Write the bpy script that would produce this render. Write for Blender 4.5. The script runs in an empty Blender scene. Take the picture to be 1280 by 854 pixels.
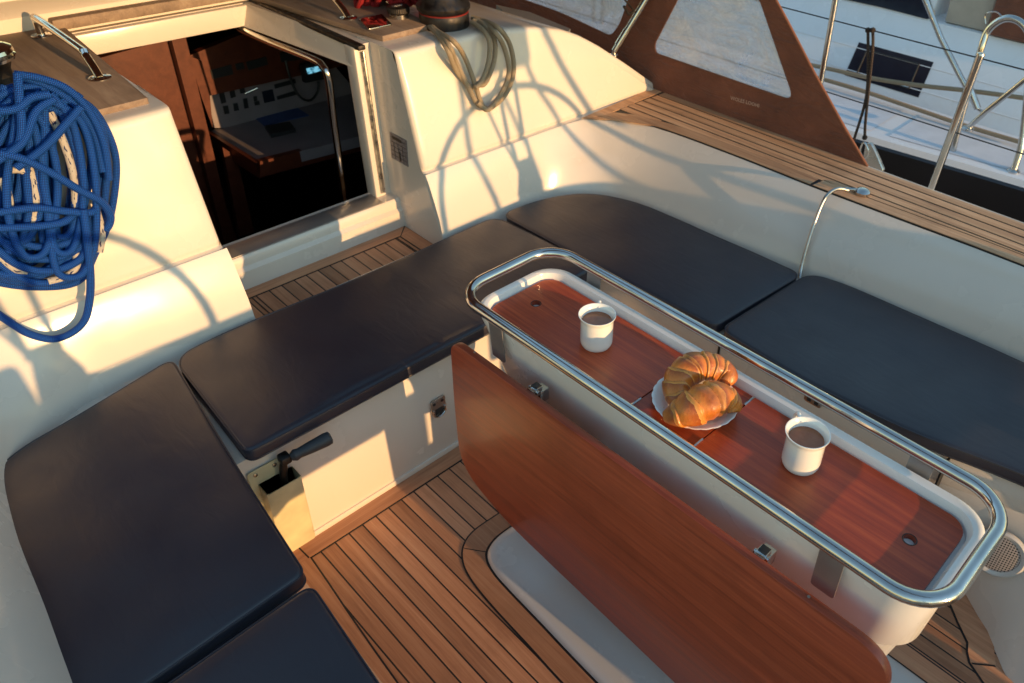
import bpy, bmesh, math, random
from mathutils import Vector, Matrix
import numpy as np
random.seed(7)
S = bpy.context.scene
COL = S.collection
V = Vector
# ---------------------------------------------------------------- camera model
R3 = np.array([[0.71876779, 0.69441985, 0.03396964], [0.43041136, -0.406068, -0.80613575], [-0.54600268, 0.59404533, -0.59075479]])
F0, PX, PY = 973.4476, 754.38, 388.07
CAM = np.array([0, 0, 1.9])
def _ray(x, y): return R3.T @ np.array([(x - PX) / F0, (y - PY) / F0, 1.0])
def onz(x, y, h): d = _ray(x, y); return V(CAM + d * (h - CAM[2]) / d[2])
def onx(x, y, v): d = _ray(x, y); return V(CAM + d * (v - CAM[0]) / d[0])
def ony(x, y, v): d = _ray(x, y); return V(CAM + d * (v - CAM[1]) / d[1])
SUN = V((math.cos(math.radians(8.5)) * math.cos(math.radians(3)), math.cos(math.radians(8.5)) * math.sin(math.radians(3)), math.sin(math.radians(8.5))))

# ---------------------------------------------------------------- materials
def newmat(name):
    m = bpy.data.materials.new(name); m.use_nodes = True
    nt = m.node_tree; b = nt.nodes['Principled BSDF']
    return m, nt, b
def N(nt, t, **k):
    n = nt.nodes.new(t)
    for a, v in k.items():
        if a.startswith('i_'):
            n.inputs[a[2:].replace('_', ' ')].default_value = v
        else: setattr(n, a, v)
    return n
def LK(nt, a, b): nt.links.new(a, b)
def math_(nt, op, a, b=None, c=None):
    n = nt.nodes.new('ShaderNodeMath'); n.operation = op
    for i, v in enumerate((a, b, c)):
        if v is None: continue
        if isinstance(v, (int, float)): n.inputs[i].default_value = v
        else: nt.links.new(v, n.inputs[i])
    return n.outputs[0]
def noise(nt, vec, scale, detail=3, rough=.5, dist=0):
    n = N(nt, 'ShaderNodeTexNoise'); n.inputs['Scale'].default_value = scale
    n.inputs['Detail'].default_value = detail; n.inputs['Roughness'].default_value = rough
    n.inputs['Distortion'].default_value = dist
    if vec is not None: nt.links.new(vec, n.inputs['Vector'])
    return n.outputs['Fac']
def mapping(nt, vec, scale=(1, 1, 1), rot=(0, 0, 0)):
    n = N(nt, 'ShaderNodeMapping'); n.inputs['Scale'].default_value = scale; n.inputs['Rotation'].default_value = rot
    nt.links.new(vec, n.inputs['Vector']); return n.outputs[0]
def ramp(nt, fac, stops):
    n = N(nt, 'ShaderNodeValToRGB'); e = n.color_ramp.elements
    while len(e) > 1: e.remove(e[-1])
    e[0].position = stops[0][0]; e[0].color = (*stops[0][1], 1)
    for p, c in stops[1:]:
        q = e.new(p); q.color = (*c, 1)
    nt.links.new(fac, n.inputs['Fac']); return n.outputs['Color']
def mixc(nt, fac, a, b, typ='MIX'):
    n = N(nt, 'ShaderNodeMix'); n.data_type = 'RGBA'; n.blend_type = typ
    for s, v in (('Factor', fac), ('A', a), ('B', b)):
        i = [q for q in n.inputs if q.name == s and (q.type == ('VALUE' if s == 'Factor' else 'RGBA'))][0]
        if isinstance(v, (int, float)): i.default_value = v
        elif isinstance(v, tuple): i.default_value = (*v, 1)
        else: nt.links.new(v, i)
    return [o for o in n.outputs if o.type == 'RGBA'][0]
def pos(nt): return N(nt, 'ShaderNodeNewGeometry').outputs['Position']
def bump(nt, h, strength, dist, b):
    n = N(nt, 'ShaderNodeBump'); n.inputs['Strength'].default_value = strength; n.inputs['Distance'].default_value = dist
    nt.links.new(h, n.inputs['Height']); nt.links.new(n.outputs[0], b.inputs['Normal'])
def simple(name, col, rough=.5, metal=0, coat=0, var=.12, nscale=9, bmp=0, bscale=200, spec=.5):
    m, nt, b = newmat(name); p = pos(nt)
    f = noise(nt, p, nscale, 4)
    lo = tuple(max(0, c * (1 - var)) for c in col); hi = tuple(min(1, c * (1 + var)) for c in col)
    LK(nt, ramp(nt, f, [(.3, lo), (.7, hi)]), b.inputs['Base Color'])
    r = math_(nt, 'MULTIPLY_ADD', noise(nt, p, nscale * 4, 3), .18, rough - .09); LK(nt, r, b.inputs['Roughness'])
    b.inputs['Metallic'].default_value = metal; b.inputs['Coat Weight'].default_value = coat
    b.inputs['Specular IOR Level'].default_value = spec
    if bmp: bump(nt, noise(nt, p, bscale, 3), bmp, .001, b)
    return m
M = {}
def mk_gel(name, col):
    m, nt, b = newmat(name); p = pos(nt)
    f = noise(nt, p, 2.2, 4)
    c = ramp(nt, f, [(.3, tuple(v * .94 for v in col)), (.7, col)])
    st = noise(nt, mapping(nt, p, (14, 14, 2.5)), 1.6, 6, .7)
    c = mixc(nt, ramp(nt, st, [(.55, (0, 0, 0)), (.95, (.22, .22, .22))]), c, (.55, .5, .42))
    sp = noise(nt, p, 130, 2, .5)
    c = mixc(nt, ramp(nt, sp, [(.76, (0, 0, 0)), (.8, (.35, .35, .35))]), c, (.4, .34, .26))
    LK(nt, c, b.inputs['Base Color'])
    LK(nt, ramp(nt, noise(nt, p, 6, 5), [(.3, (.16,) * 3), (.75, (.34,) * 3)]), b.inputs['Roughness'])
    b.inputs['Coat Weight'].default_value = .25; b.inputs['Coat Roughness'].default_value = .08
    bump(nt, noise(nt, p, 5, 2), .12, .01, b)
    return m
M['gel'] = mk_gel('gelcoat', (.70, .615, .53))
M['gel_white'] = mk_gel('white_gelcoat', (.84, .82, .79))
M['bracket'] = simple('matt_steel', (.30, .28, .27), .38, metal=.55)
M['gel2'] = mk_gel('gelcoat_grey', (.60, .57, .53))
M['nonskid'] = simple('nonskid_deck', (.66, .66, .64), .6, var=.06, bmp=.5, bscale=500)

def mk_teak(name, cols, pitch=None, off=0, rough=.6, seam=.0045, island=False, coat=0, grain=60, axis='Y', stain=.25):
    m, nt, b = newmat(name); p = pos(nt)
    sep = N(nt, 'ShaderNodeSeparateXYZ'); LK(nt, p, sep.inputs[0])
    s = (2.2, grain, grain) if axis == 'Y' else (grain, 2.2, grain)
    if pitch:
        t = math_(nt, 'DIVIDE', math_(nt, 'SUBTRACT', sep.outputs[axis], off), pitch)
        fl = math_(nt, 'FLOOR', t); fr = math_(nt, 'SUBTRACT', t, fl)
        wn = N(nt, 'ShaderNodeTexWhiteNoise'); wn.noise_dimensions = '1D'; LK(nt, fl, wn.inputs['W']); rnd = wn.outputs['Value']
    elif island: rnd = N(nt, 'ShaderNodeNewGeometry').outputs['Random Per Island']
    else: rnd = None
    mp = mapping(nt, p, s)
    if rnd is not None:
        ad = N(nt, 'ShaderNodeVectorMath'); ad.operation = 'ADD'; LK(nt, mp, ad.inputs[0])
        cb = N(nt, 'ShaderNodeCombineXYZ'); LK(nt, math_(nt, 'MULTIPLY', rnd, 37.0), cb.inputs[0]); LK(nt, math_(nt, 'MULTIPLY', rnd, 17.0), cb.inputs[2]); LK(nt, cb.outputs[0], ad.inputs[1]); mp = ad.outputs[0]
    g = noise(nt, mp, 1.0, 5, .62, .6)
    g2 = noise(nt, mp, 5.0, 4, .7)
    gg = math_(nt, 'ADD', math_(nt, 'MULTIPLY', g, .7), math_(nt, 'MULTIPLY', g2, .3))
    c = ramp(nt, gg, [(.3, cols[0]), (.5, cols[1]), (.7, cols[2])])
    if rnd is not None:
        k = math_(nt, 'MULTIPLY_ADD', rnd, .42, .78)
        cc = N(nt, 'ShaderNodeCombineXYZ'); [LK(nt, k, cc.inputs[i]) for i in range(3)]
        c = mixc(nt, 1.0, c, cc.outputs[0], 'MULTIPLY')
    big = noise(nt, p, 4.5, 5, .6)
    c = mixc(nt, ramp(nt, big, [(.52, (0, 0, 0)), (.75, (stain,) * 3)]), c, tuple(v * .45 for v in cols[0]))
    h = gg; rr = math_(nt, 'MULTIPLY_ADD', gg, .3, rough - .15)
    if pitch:
        d = math_(nt, 'ABSOLUTE', math_(nt, 'SUBTRACT', fr, .5))
        mask = math_(nt, 'GREATER_THAN', d, .5 - seam / pitch / 2)
        c = mixc(nt, mask, c, (.008, .007, .007))
        h = math_(nt, 'SUBTRACT', gg, math_(nt, 'MULTIPLY', mask, .6))
    LK(nt, c, b.inputs['Base Color']); LK(nt, rr, b.inputs['Roughness'])
    b.inputs['Coat Weight'].default_value = coat; b.inputs['Coat Roughness'].default_value = .12
    bump(nt, h, .35 if not coat else .06, .0015, b)
    return m
FLC = [(.31, .13, .062), (.48, .225, .115), (.60, .32, .175)]
M['floor'] = mk_teak('teak_floor_planks', FLC, .0451, .5270, .62, stain=.4)
M['cwfloor'] = mk_teak('teak_step_planks', FLC, .0451, .799, .62)
M['board'] = mk_teak('teak_board', FLC, island=True, rough=.62)
M['board_x'] = mk_teak('teak_board_across', FLC, island=True, rough=.62, axis='X')
GRC = [(.30, .145, .075), (.54, .295, .155), (.70, .44, .26)]
M['coam'] = mk_teak('weathered_teak', GRC, island=True, rough=.7, stain=.5)
M['slab'] = mk_teak('weathered_teak_slab', [(.15, .10, .07), (.25, .17, .12), (.34, .25, .18)], rough=.7, grain=35, stain=.4)
M['varn'] = mk_teak('varnished_teak', [(.20, .024, .006), (.37, .050, .012), (.52, .09, .022)], rough=.38, coat=.1, grain=75, stain=.3, island=True)
M['leaf'] = mk_teak('varnished_leaf', [(.19, .030, .012), (.32, .056, .021), (.44, .088, .033)], rough=.40, coat=.12, grain=70, stain=.35)
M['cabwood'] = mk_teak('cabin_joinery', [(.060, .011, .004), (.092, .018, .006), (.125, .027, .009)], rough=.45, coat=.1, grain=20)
M['caulk'] = simple('black_caulk', (.008, .007, .007), .55, var=.2)
def mk_vinyl():
    m, nt, b = newmat('navy_cushion_vinyl'); p = pos(nt)
    c = ramp(nt, noise(nt, p, 3, 4), [(.3, (.014, .015, .027)), (.7, (.022, .023, .037))])
    sc = noise(nt, mapping(nt, p, (6, 25, 6)), 2.5, 6, .75)
    c = mixc(nt, ramp(nt, sc, [(.68, (0, 0, 0)), (.85, (.25,) * 3)]), c, (.06, .055, .06))
    LK(nt, c, b.inputs['Base Color'])
    LK(nt, ramp(nt, noise(nt, p, 9, 5), [(.3, (.38,) * 3), (.75, (.50,) * 3)]), b.inputs['Roughness'])
    h = math_(nt, 'ADD', math_(nt, 'MULTIPLY', noise(nt, p, 900, 2), .05), math_(nt, 'ADD', noise(nt, p, 6, 3), math_(nt, 'MULTIPLY', noise(nt, mapping(nt, p, (5, 14, 5), (0, 0, .5)), 1.6, 3, .5, 1.4), .8)))
    bump(nt, h, .2, .006, b); b.inputs['Specular IOR Level'].default_value = .8; b.inputs['Specular Tint'].default_value = (1, .92, .84, 1)
    return m
M['vinyl'] = mk_vinyl()
def mk_steel(name, col=(.62, .60, .57), rough=.12):
    m, nt, b = newmat(name); p = pos(nt); b.inputs['Metallic'].default_value = 1
    LK(nt, ramp(nt, noise(nt, p, 14, 5), [(.3, tuple(v * .8 for v in col)), (.7, col)]), b.inputs['Base Color'])
    LK(nt, ramp(nt, noise(nt, p, 40, 5), [(.3, (rough * .7,) * 3), (.8, (rough * 2.0,) * 3)]), b.inputs['Roughness'])
    bump(nt, noise(nt, p, 120, 3), .05, .0006, b); return m
M['steel'] = mk_steel('polished_stainless')
M['brushed'] = mk_steel('brushed_stainless', (.5, .48, .45), .26)
M['darkmetal'] = mk_steel('dark_anodised_metal', (.075, .066, .062), .42)
M['ledge'] = simple('dark_grey_ledge', (.16, .16, .17), .4)
M['crumb'] = simple('pastry_crumb', (.55, .28, .08), .6)
M['black'] = simple('black_plastic', (.018, .018, .02), .45)
M['grip'] = simple('black_rubber_grip', (.03, .03, .033), .55, bmp=.2)
M['red'] = simple('red_ring', (.22, .02, .015), .5)
M['porc'] = simple('white_porcelain', (.86, .83, .78), .13, var=.02, coat=.6)
M['pocket'] = simple('translucent_plastic', (.60, .51, .30), .38, var=.14, nscale=14)
M['screen'] = simple('dark_glass', (.012, .014, .02), .08)
M['hatchglass'] = simple('tinted_glass', (.015, .018, .03), .12)
M['pale'] = simple('pale_panel', (.24, .20, .21), .5)
M['numerals'] = simple('pale_numerals', (.5, .5, .5), .5)
M['cable'] = simple('wire_rope', (.05, .05, .055), .4, metal=.6)
M['lettering'] = simple('pale_lettering', (.62, .42, .33), .7, var=.05)
M['skin'] = simple('beige_locker', (.44, .40, .34), .5)
M['darkhull'] = simple('dark_hull', (.012, .012, .016), .10, var=.3, nscale=3, coat=.6)
M['whitehull'] = mk_gel('neighbour_gelcoat', (.80, .83, .88))
M['deckstripe'] = simple('neighbour_nonskid', (.62, .67, .75), .65, var=.07, bmp=.4)
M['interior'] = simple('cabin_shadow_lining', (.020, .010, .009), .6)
def mk_canvas():
    m, nt, b = newmat('rust_canvas'); p = pos(nt)
    c = ramp(nt, noise(nt, p, 5, 5, .65), [(.3, (.13, .042, .022)), (.55, (.19, .062, .032)), (.75, (.26, .092, .048))])
    LK(nt, c, b.inputs['Base Color']); b.inputs['Roughness'].default_value = .82
    b.inputs['Sheen Weight'].default_value = .2
    w = noise(nt, mapping(nt, p, (1.5, 1, 5), (0, .7, 0)), 3.2, 3, .5, 1.5)
    h = math_(nt, 'ADD', w, math_(nt, 'MULTIPLY', noise(nt, p, 700, 2), .03)); bump(nt, h, .9, .03, b)
    return m
M['canvas'] = mk_canvas()
M['canvas_trim'] = simple('canvas_binding', (.20, .075, .04), .8, bmp=.3)
def mk_clear():
    m, nt, b = newmat('mottled_reflection_vinyl'); p = pos(nt)
    f = noise(nt, mapping(nt, p, (2, 1, 3), (0, .5, 0)), 2.4, 6, .7, 1.2)
    LK(nt, ramp(nt, f, [(.35, (.60, .66, .78)), (.65, (.84, .86, .90))]), b.inputs['Base Color'])  # mottled bluish white puts the next boat's reflection into the hazy vinyl colour
    LK(nt, ramp(nt, f, [(.35, (.30,) * 3), (.7, (.72,) * 3)]), b.inputs['Alpha'])
    b.inputs['Roughness'].default_value = .12
    bump(nt, noise(nt, mapping(nt, p, (2, 1, 4), (0, .6, 0)), 4, 4, .6, 2), .8, .02, b); return m
M['clear'] = mk_clear()
def mk_rope(name, c1, c2, n=4, k=150, fleck=None, c3=None):
    m, nt, b = newmat(name)
    uv = N(nt, 'ShaderNodeTexCoord').outputs['UV']; sep = N(nt, 'ShaderNodeSeparateXYZ'); LK(nt, uv, sep.inputs[0])
    u = math_(nt, 'MULTIPLY', sep.outputs['X'], 2 * math.pi * n); v = math_(nt, 'MULTIPLY', sep.outputs['Y'], k)
    a = math_(nt, 'SINE', math_(nt, 'ADD', u, v)); c = math_(nt, 'SINE', math_(nt, 'SUBTRACT', u, v))
    pr = math_(nt, 'MULTIPLY', a, c)
    t = math_(nt, 'MULTIPLY_ADD', pr, .5, .5)
    col = ramp(nt, t, [(.42, c1), (.85, c2)])
    if fleck:
        fl = noise(nt, mapping(nt, uv, (14, 60, 1)), 1.0, 1)
        col = mixc(nt, ramp(nt, fl, [(.60, (0, 0, 0)), (.64, (1, 1, 1))]), col, fleck)
    LK(nt, col, b.inputs['Base Color']); b.inputs['Roughness'].default_value = .62
    b.inputs['Specular IOR Level'].default_value = .25
    bump(nt, math_(nt, 'MAXIMUM', a, c), .6, .0016, b); return m
M['rope_blue'] = mk_rope('blue_braided_rope', (.0005, .013, .12), (.006, .12, .52), 8, 800)
M['rope_white'] = mk_rope('flecked_white_rope', (.42, .38, .33), (.62, .57, .50), 10, 1050, fleck=(.02, .03, .10))
M['rope_grey'] = mk_rope('weathered_grey_rope', (.27, .205, .135), (.44, .345, .235), 10, 1050)
M['rope_red'] = mk_rope('red_braided_rope', (.22, .012, .015), (.45, .03, .035), 10, 1050)
M['rope_dark'] = mk_rope('dark_shock_cord', (.03, .02, .018), (.07, .05, .04), 4, 300)
def mk_coffee():
    m, nt, b = newmat('milky_coffee'); p = pos(nt)
    LK(nt, ramp(nt, noise(nt, p, 60, 3), [(.3, (.30, .10, .042)), (.7, (.36, .13, .06))]), b.inputs['Base Color'])
    b.inputs['Roughness'].default_value = .08; return m
M['coffee'] = mk_coffee()
def mk_croissant():
    m, nt, b = newmat('baked_crust')
    uv = N(nt, 'ShaderNodeTexCoord').outputs['UV']; sep = N(nt, 'ShaderNodeSeparateXYZ'); LK(nt, uv, sep.inputs[0])
    p = pos(nt)
    v = sep.outputs['Y']
    wob = math_(nt, 'MULTIPLY', noise(nt, p, 30, 3), .5)
    fr = math_(nt, 'FRACT', math_(nt, 'ADD', v, wob))
    base = ramp(nt, fr, [(0, (.74, .33, .07)), (.12, (.72, .26, .035)), (.4, (.66, .20, .022)), (.75, (.50, .125, .014)), (1, (.32, .065, .008))])
    fl = noise(nt, mapping(nt, p, (1, 1, 1)), 190, 5, .75)
    base = mixc(nt, ramp(nt, fl, [(.5, (0, 0, 0)), (.8, (.35,) * 3)]), base, (.74, .34, .07))
    bz = noise(nt, p, 22, 4)
    base = mixc(nt, ramp(nt, bz, [(.48, (0, 0, 0)), (.72, (.7,) * 3)]), base, (.19, .06, .016))
    LK(nt, base, b.inputs['Base Color']); b.inputs['Roughness'].default_value = .36
    b.inputs['Coat Weight'].default_value = .25; b.inputs['Coat Roughness'].default_value = .25
    b.inputs['Subsurface Weight'].default_value = .08; b.inputs['Subsurface Radius'].default_value = (.01, .004, .002)
    h = math_(nt, 'ADD', math_(nt, 'MULTIPLY', fl, .5), math_(nt, 'MULTIPLY', noise(nt, mapping(nt, p, (1, 1, 1)), 70, 4, .7), 1.0))
    bump(nt, h, .8, .0022, b); return m
M['crust'] = mk_croissant()
def mk_water():
    m, nt, b = newmat('harbour_water'); p = pos(nt)
    b.inputs['Base Color'].default_value = (.012, .022, .03, 1); b.inputs['Roughness'].default_value = .06
    bump(nt, noise(nt, p, 3, 5), .5, .12, b); return m
M['water'] = mk_water()
def mk_perf():
    m, nt, b = newmat('perforated_grille')
    p = mapping(nt, pos(nt), (1, 1, 1)); sep = N(nt, 'ShaderNodeSeparateXYZ'); LK(nt, p, sep.inputs[0])
    fx = math_(nt, 'SUBTRACT', math_(nt, 'FRACT', math_(nt, 'MULTIPLY', sep.outputs['X'], 145)), .5)
    fz = math_(nt, 'SUBTRACT', math_(nt, 'FRACT', math_(nt, 'MULTIPLY', sep.outputs['Z'], 145)), .5)
    d = math_(nt, 'SQRT', math_(nt, 'ADD', math_(nt, 'MULTIPLY', fx, fx), math_(nt, 'MULTIPLY', fz, fz)))
    LK(nt, mixc(nt, math_(nt, 'LESS_THAN', d, .32), (.38, .34, .32), (.01, .01, .01)), b.inputs['Base Color'])
    b.inputs['Roughness'].default_value = .5; return m
M['perf'] = mk_perf()
def mk_label():
    m, nt, b = newmat('printed_metal_label'); p = pos(nt); sep = N(nt, 'ShaderNodeSeparateXYZ'); LK(nt, p, sep.inputs[0])
    LK(nt, ramp(nt, noise(nt, mapping(nt, p, (120, 1, 420)), 1, 2), [(.45, (.17, .16, .18)), (.55, (.27, .25, .27))]), b.inputs['Base Color'])
    b.inputs['Roughness'].default_value = .4; b.inputs['Metallic'].default_value = .3; return m
M['label'] = mk_label()
def mk_lcd():
    m, nt, b = newmat('lit_display'); b.inputs['Base Color'].default_value = (.02, .05, .08, 1)
    LK(nt, ramp(nt, noise(nt, pos(nt), 60, 2), [(.45, (.02, .10, .16)), (.55, (.15, .42, .55))]), b.inputs['Emission Color'])
    b.inputs['Emission Strength'].default_value = .5; return m
M['lcd'] = mk_lcd()

# ---------------------------------------------------------------- mesh builder
ORG = {}
class G:
    def __init__(s): s.v = []; s.f = []; s.m = []; s.uv = []; s.sm = []
    def add(s, vs, fs, mi=0, uvs=None, smooth=True):
        o = len(s.v); s.v += [V(p) for p in vs]
        for i, f in enumerate(fs):
            s.f.append([o + q for q in f]); s.m.append(mi); s.sm.append(smooth)
            s.uv.append(uvs[i] if uvs else None)
        return s
    def bm(s, b, mi=0, smooth=True):
        b.verts.index_update(); s.add([v.co.copy() for v in b.verts], [[v.index for v in f.verts] for f in b.faces], mi, None, smooth); b.free(); return s
    def box(s, x0, x1, y0, y1, z0, z1, bev=0, mi=0, seg=2, mat=None, smooth=False):
        b = bmesh.new(); bmesh.ops.create_cube(b, size=1)
        for v in b.verts: v.co = V(((x0 + x1) / 2 + v.co.x * (x1 - x0), (y0 + y1) / 2 + v.co.y * (y1 - y0), (z0 + z1) / 2 + v.co.z * (z1 - z0)))
        if bev: bmesh.ops.bevel(b, geom=b.edges[:], offset=bev, segments=seg, profile=.5, affect='EDGES'); smooth = True
        if mat: b.transform(mat)
        return s.bm(b, mi, smooth)
    def tube(s, pts, r, mi=0, n=12, closed=False, cap=True, sm=0):
        pts = [V(p) for p in pts]
        if sm: pts = crom(pts, sm, closed)
        L = len(pts); rs = r if isinstance(r, list) else [r] * L
        if len(rs) != L: rs = [rs[min(len(rs) - 1, int(i * len(rs) / L))] for i in range(L)]
        T = []
        for i in range(L):
            a = pts[(i - 1) % L] if (closed or i > 0) else pts[i]; c = pts[(i + 1) % L] if (closed or i < L - 1) else pts[i]
            t = (c - a); T.append(t.normalized() if t.length > 1e-9 else V((0, 0, 1)))
        nrm = T[0].orthogonal().normalized(); vs = []; acc = [0]
        for i in range(1, L): acc.append(acc[-1] + (pts[i] - pts[i - 1]).length)
        fr = []
        for i in range(L):
            nrm = (nrm - T[i] * nrm.dot(T[i]))
            nrm = nrm.normalized() if nrm.length > 1e-6 else T[i].orthogonal().normalized()
            bn = T[i].cross(nrm); fr.append((nrm.copy(), bn))
            for k in range(n):
                a = 2 * math.pi * k / n; vs.append(pts[i] + (nrm * math.cos(a) + bn * math.sin(a)) * rs[i])
        fs = []; uvs = []
        for i in range(L - (0 if closed else 1)):
            j = (i + 1) % L; va = acc[i]; vb = acc[j] if j else acc[i] + (pts[0] - pts[-1]).length
            for k in range(n):
                q = (k + 1) % n; fs.append([i * n + k, i * n + q, j * n + q, j * n + k])
                uvs.append([(k / n, va), ((k + 1) / n, va), ((k + 1) / n, vb), (k / n, vb)])
        if cap and not closed:
            fs.append(list(range(n))[::-1]); uvs.append([(0, 0)] * n); fs.append([(L - 1) * n + k for k in range(n)]); uvs.append([(0, 0)] * n)
        return s.add(vs, fs, mi, uvs)
    def lathe(s, prof, c, axis=(0, 0, 1), n=40, mi=0, cap=True):
        c = V(c); q = V((0, 0, 1)).rotation_difference(V(axis).normalized()); vs = []; fs = []
        for r, z in prof:
            for k in range(n):
                a = 2 * math.pi * k / n; vs.append(c + q @ V((r * math.cos(a), r * math.sin(a), z)))
        for i in range(len(prof) - 1):
            for k in range(n):
                w = (k + 1) % n; fs.append([i * n + k, i * n + w, (i + 1) * n + w, (i + 1) * n + k])
        if cap: fs.append(list(range(n))[::-1]); fs.append([(len(prof) - 1) * n + k for k in range(n)])
        return s.add(vs, fs, mi)
    def grid(s, rows, mi=0, closed=False, smooth=True):
        n = len(rows[0]); vs = [p for r in rows for p in r]; fs = []
        for i in range(len(rows) - 1):
            for k in range(n if closed else n - 1):
                w = (k + 1) % n; fs.append([i * n + k, i * n + w, (i + 1) * n + w, (i + 1) * n + k])
        return s.add(vs, fs, mi, None, smooth)
    def prism(s, poly, z0, z1, bev=0, mi=0, fn=None, smooth=False):
        b = bmesh.new(); lo = [b.verts.new((x, y, z0)) for x, y in poly]; hi = [b.verts.new((x, y, z1)) for x, y in poly]; n = len(poly)
        b.faces.new(lo[::-1]); b.faces.new(hi)
        for i in range(n): b.faces.new([lo[i], lo[(i + 1) % n], hi[(i + 1) % n], hi[i]])
        bmesh.ops.recalc_face_normals(b, faces=b.faces[:])
        if bev:
            es = [e for e in b.edges if abs(e.verts[0].co.z - e.verts[1].co.z) < 1e-6]
            bmesh.ops.bevel(b, geom=es, offset=bev, segments=2, profile=.5, affect='EDGES')
        if fn:
            for v in b.verts: v.co = V(fn(v.co))
        return s.bm(b, mi, smooth)
    def ribbon(s, A, B, z, mi=0, th=.0015):
        n = len(A); rows = [[V((p[0], p[1], z - th)) for p in A], [V((p[0], p[1], z)) for p in A], [V((p[0], p[1], z)) for p in B], [V((p[0], p[1], z - th)) for p in B]]
        return s.grid(rows, mi, smooth=False)
    def build(s, name, mats, parent=None, label=None, cat=None, group=None, kind=None, org=None, autosmooth=40):
        if not isinstance(mats, (list, tuple)): mats = [mats]
        top = parent is None
        if top:
            if org is None:
                xs = [p.x for p in s.v]; ys = [p.y for p in s.v]; zs = [p.z for p in s.v]
                org = V(((min(xs) + max(xs)) / 2, (min(ys) + max(ys)) / 2, min(zs)))
            else: org = V(org)
        else: org = ORG[parent.name]
        me = bpy.data.meshes.new(name)
        me.from_pydata([tuple(p - org) for p in s.v], [], s.f)
        for m in mats: me.materials.append(M[m])
        if any(u for u in s.uv):
            ul = me.uv_layers.new(name='UVMap'); li = 0
            for pi, f in enumerate(s.f):
                u = s.uv[pi]
                for k in range(len(f)):
                    if u: ul.data[li].uv = u[k]
                    li += 1
        for i, pl in enumerate(me.polygons): pl.material_index = s.m[i]; pl.use_smooth = s.sm[i]
        me.validate(); me.update()
        b = bmesh.new(); b.from_mesh(me); bmesh.ops.recalc_face_normals(b, faces=b.faces[:]); b.to_mesh(me); b.free()
        try: me.set_sharp_from_angle(angle=math.radians(autosmooth))
        except Exception: pass
        o = bpy.data.objects.new(name, me); COL.objects.link(o)
        if top: o.location = org
        else: o.parent = parent
        ORG[o.name] = org
        if label: o['label'] = label
        if cat: o['category'] = cat
        if group: o['group'] = group
        if kind: o['kind'] = kind
        return o
def thing(name, loc, label, cat, group=None):
    o = bpy.data.objects.new(name, None); COL.objects.link(o); o.location = loc; o.empty_display_size = .05
    o['label'] = label; o['category'] = cat
    if group: o['group'] = group
    ORG[o.name] = V(loc); return o
def crom(p, n, closed=False):
    out = []; L = len(p)
    for i in range(L if closed else L - 1):
        g = lambda k: p[k % L] if closed else p[max(0, min(L - 1, k))]
        a, b, c, d = g(i - 1), g(i), g(i + 1), g(i + 2)
        for k in range(n):
            t = k / n
            out.append(.5 * ((2 * b) + (c - a) * t + (2 * a - 5 * b + 4 * c - d) * t * t + (3 * b - a - 3 * c + d) * t ** 3))
    if not closed: out.append(p[-1])
    return out
def rpoly(pts, rad, seg=6):
    """round the corners of a 2D polygon; rad = number or list"""
    out = []; n = len(pts)
    for i in range(n):
        p = V(pts[i][:2]); a = V(pts[i - 1][:2]); b = V(pts[(i + 1) % n][:2]); r = rad[i] if isinstance(rad, list) else rad
        u = (a - p); w = (b - p); lu, lw = u.length, w.length; u /= lu; w /= lw
        if r <= 0: out.append((p.x, p.y)); continue
        d = min(r, lu * .48, lw * .48); s_, e_ = p + u * d, p + w * d
        for k in range(seg + 1):
            t = k / seg; q = s_ * (1 - t) ** 2 + p * 2 * t * (1 - t) + e_ * t * t; out.append((q.x, q.y))
    return out
def rrect(x0, x1, y0, y1, r, seg=10):
    out = []
    for cx, cy, a0 in ((x1 - r, y1 - r, 0), (x0 + r, y1 - r, 90), (x0 + r, y0 + r, 180), (x1 - r, y0 + r, 270)):
        for k in range(seg + 1):
            a = math.radians(a0 + 90 * k / seg); out.append((cx + r * math.cos(a), cy + r * math.sin(a)))
    return out
def offset(poly, d):
    n = len(poly); out = []
    area = sum(poly[i][0] * poly[(i + 1) % n][1] - poly[(i + 1) % n][0] * poly[i][1] for i in range(n)); sg = 1 if area > 0 else -1
    for i in range(n):
        a, p, b = V(poly[i - 1]), V(poly[i]), V(poly[(i + 1) % n])
        t1 = (p - a); t2 = (b - p)
        t1 = t1.normalized() if t1.length > 1e-9 else t2.normalized(); t2 = t2.normalized() if t2.length > 1e-9 else t1
        n1 = V((-t1.y, t1.x)) * sg; n2 = V((-t2.y, t2.x)) * sg; m = (n1 + n2)
        m = m.normalized() if m.length > 1e-6 else n1
        k = max(.5, m.dot(n1)); q = p + m * (d / k); out.append((q.x, q.y))
    return out
def plate(outer, holes, th, fn, name='tmp'):
    """flat plate with holes through a filled 2D curve; fn maps (x, y, z) of the flat plate to the world; returns verts, faces"""
    cu = bpy.data.curves.new(name, 'CURVE'); cu.dimensions = '2D'; cu.fill_mode = 'BOTH'; cu.extrude = th / 2
    for P in [outer] + holes:
        sp = cu.splines.new('POLY'); sp.points.add(len(P) - 1)
        for i, q in enumerate(P): sp.points[i].co = (q[0], q[1], 0, 1)
        sp.use_cyclic_u = True
    o = bpy.data.objects.new(name, cu); COL.objects.link(o)
    me = bpy.data.meshes.new_from_object(o.evaluated_get(bpy.context.evaluated_depsgraph_get()))
    vs = [V(fn(v.co)) for v in me.vertices]; fs = [list(p.vertices) for p in me.polygons]
    bpy.data.objects.remove(o); bpy.data.curves.remove(cu); bpy.data.meshes.remove(me)
    return vs, fs
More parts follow.
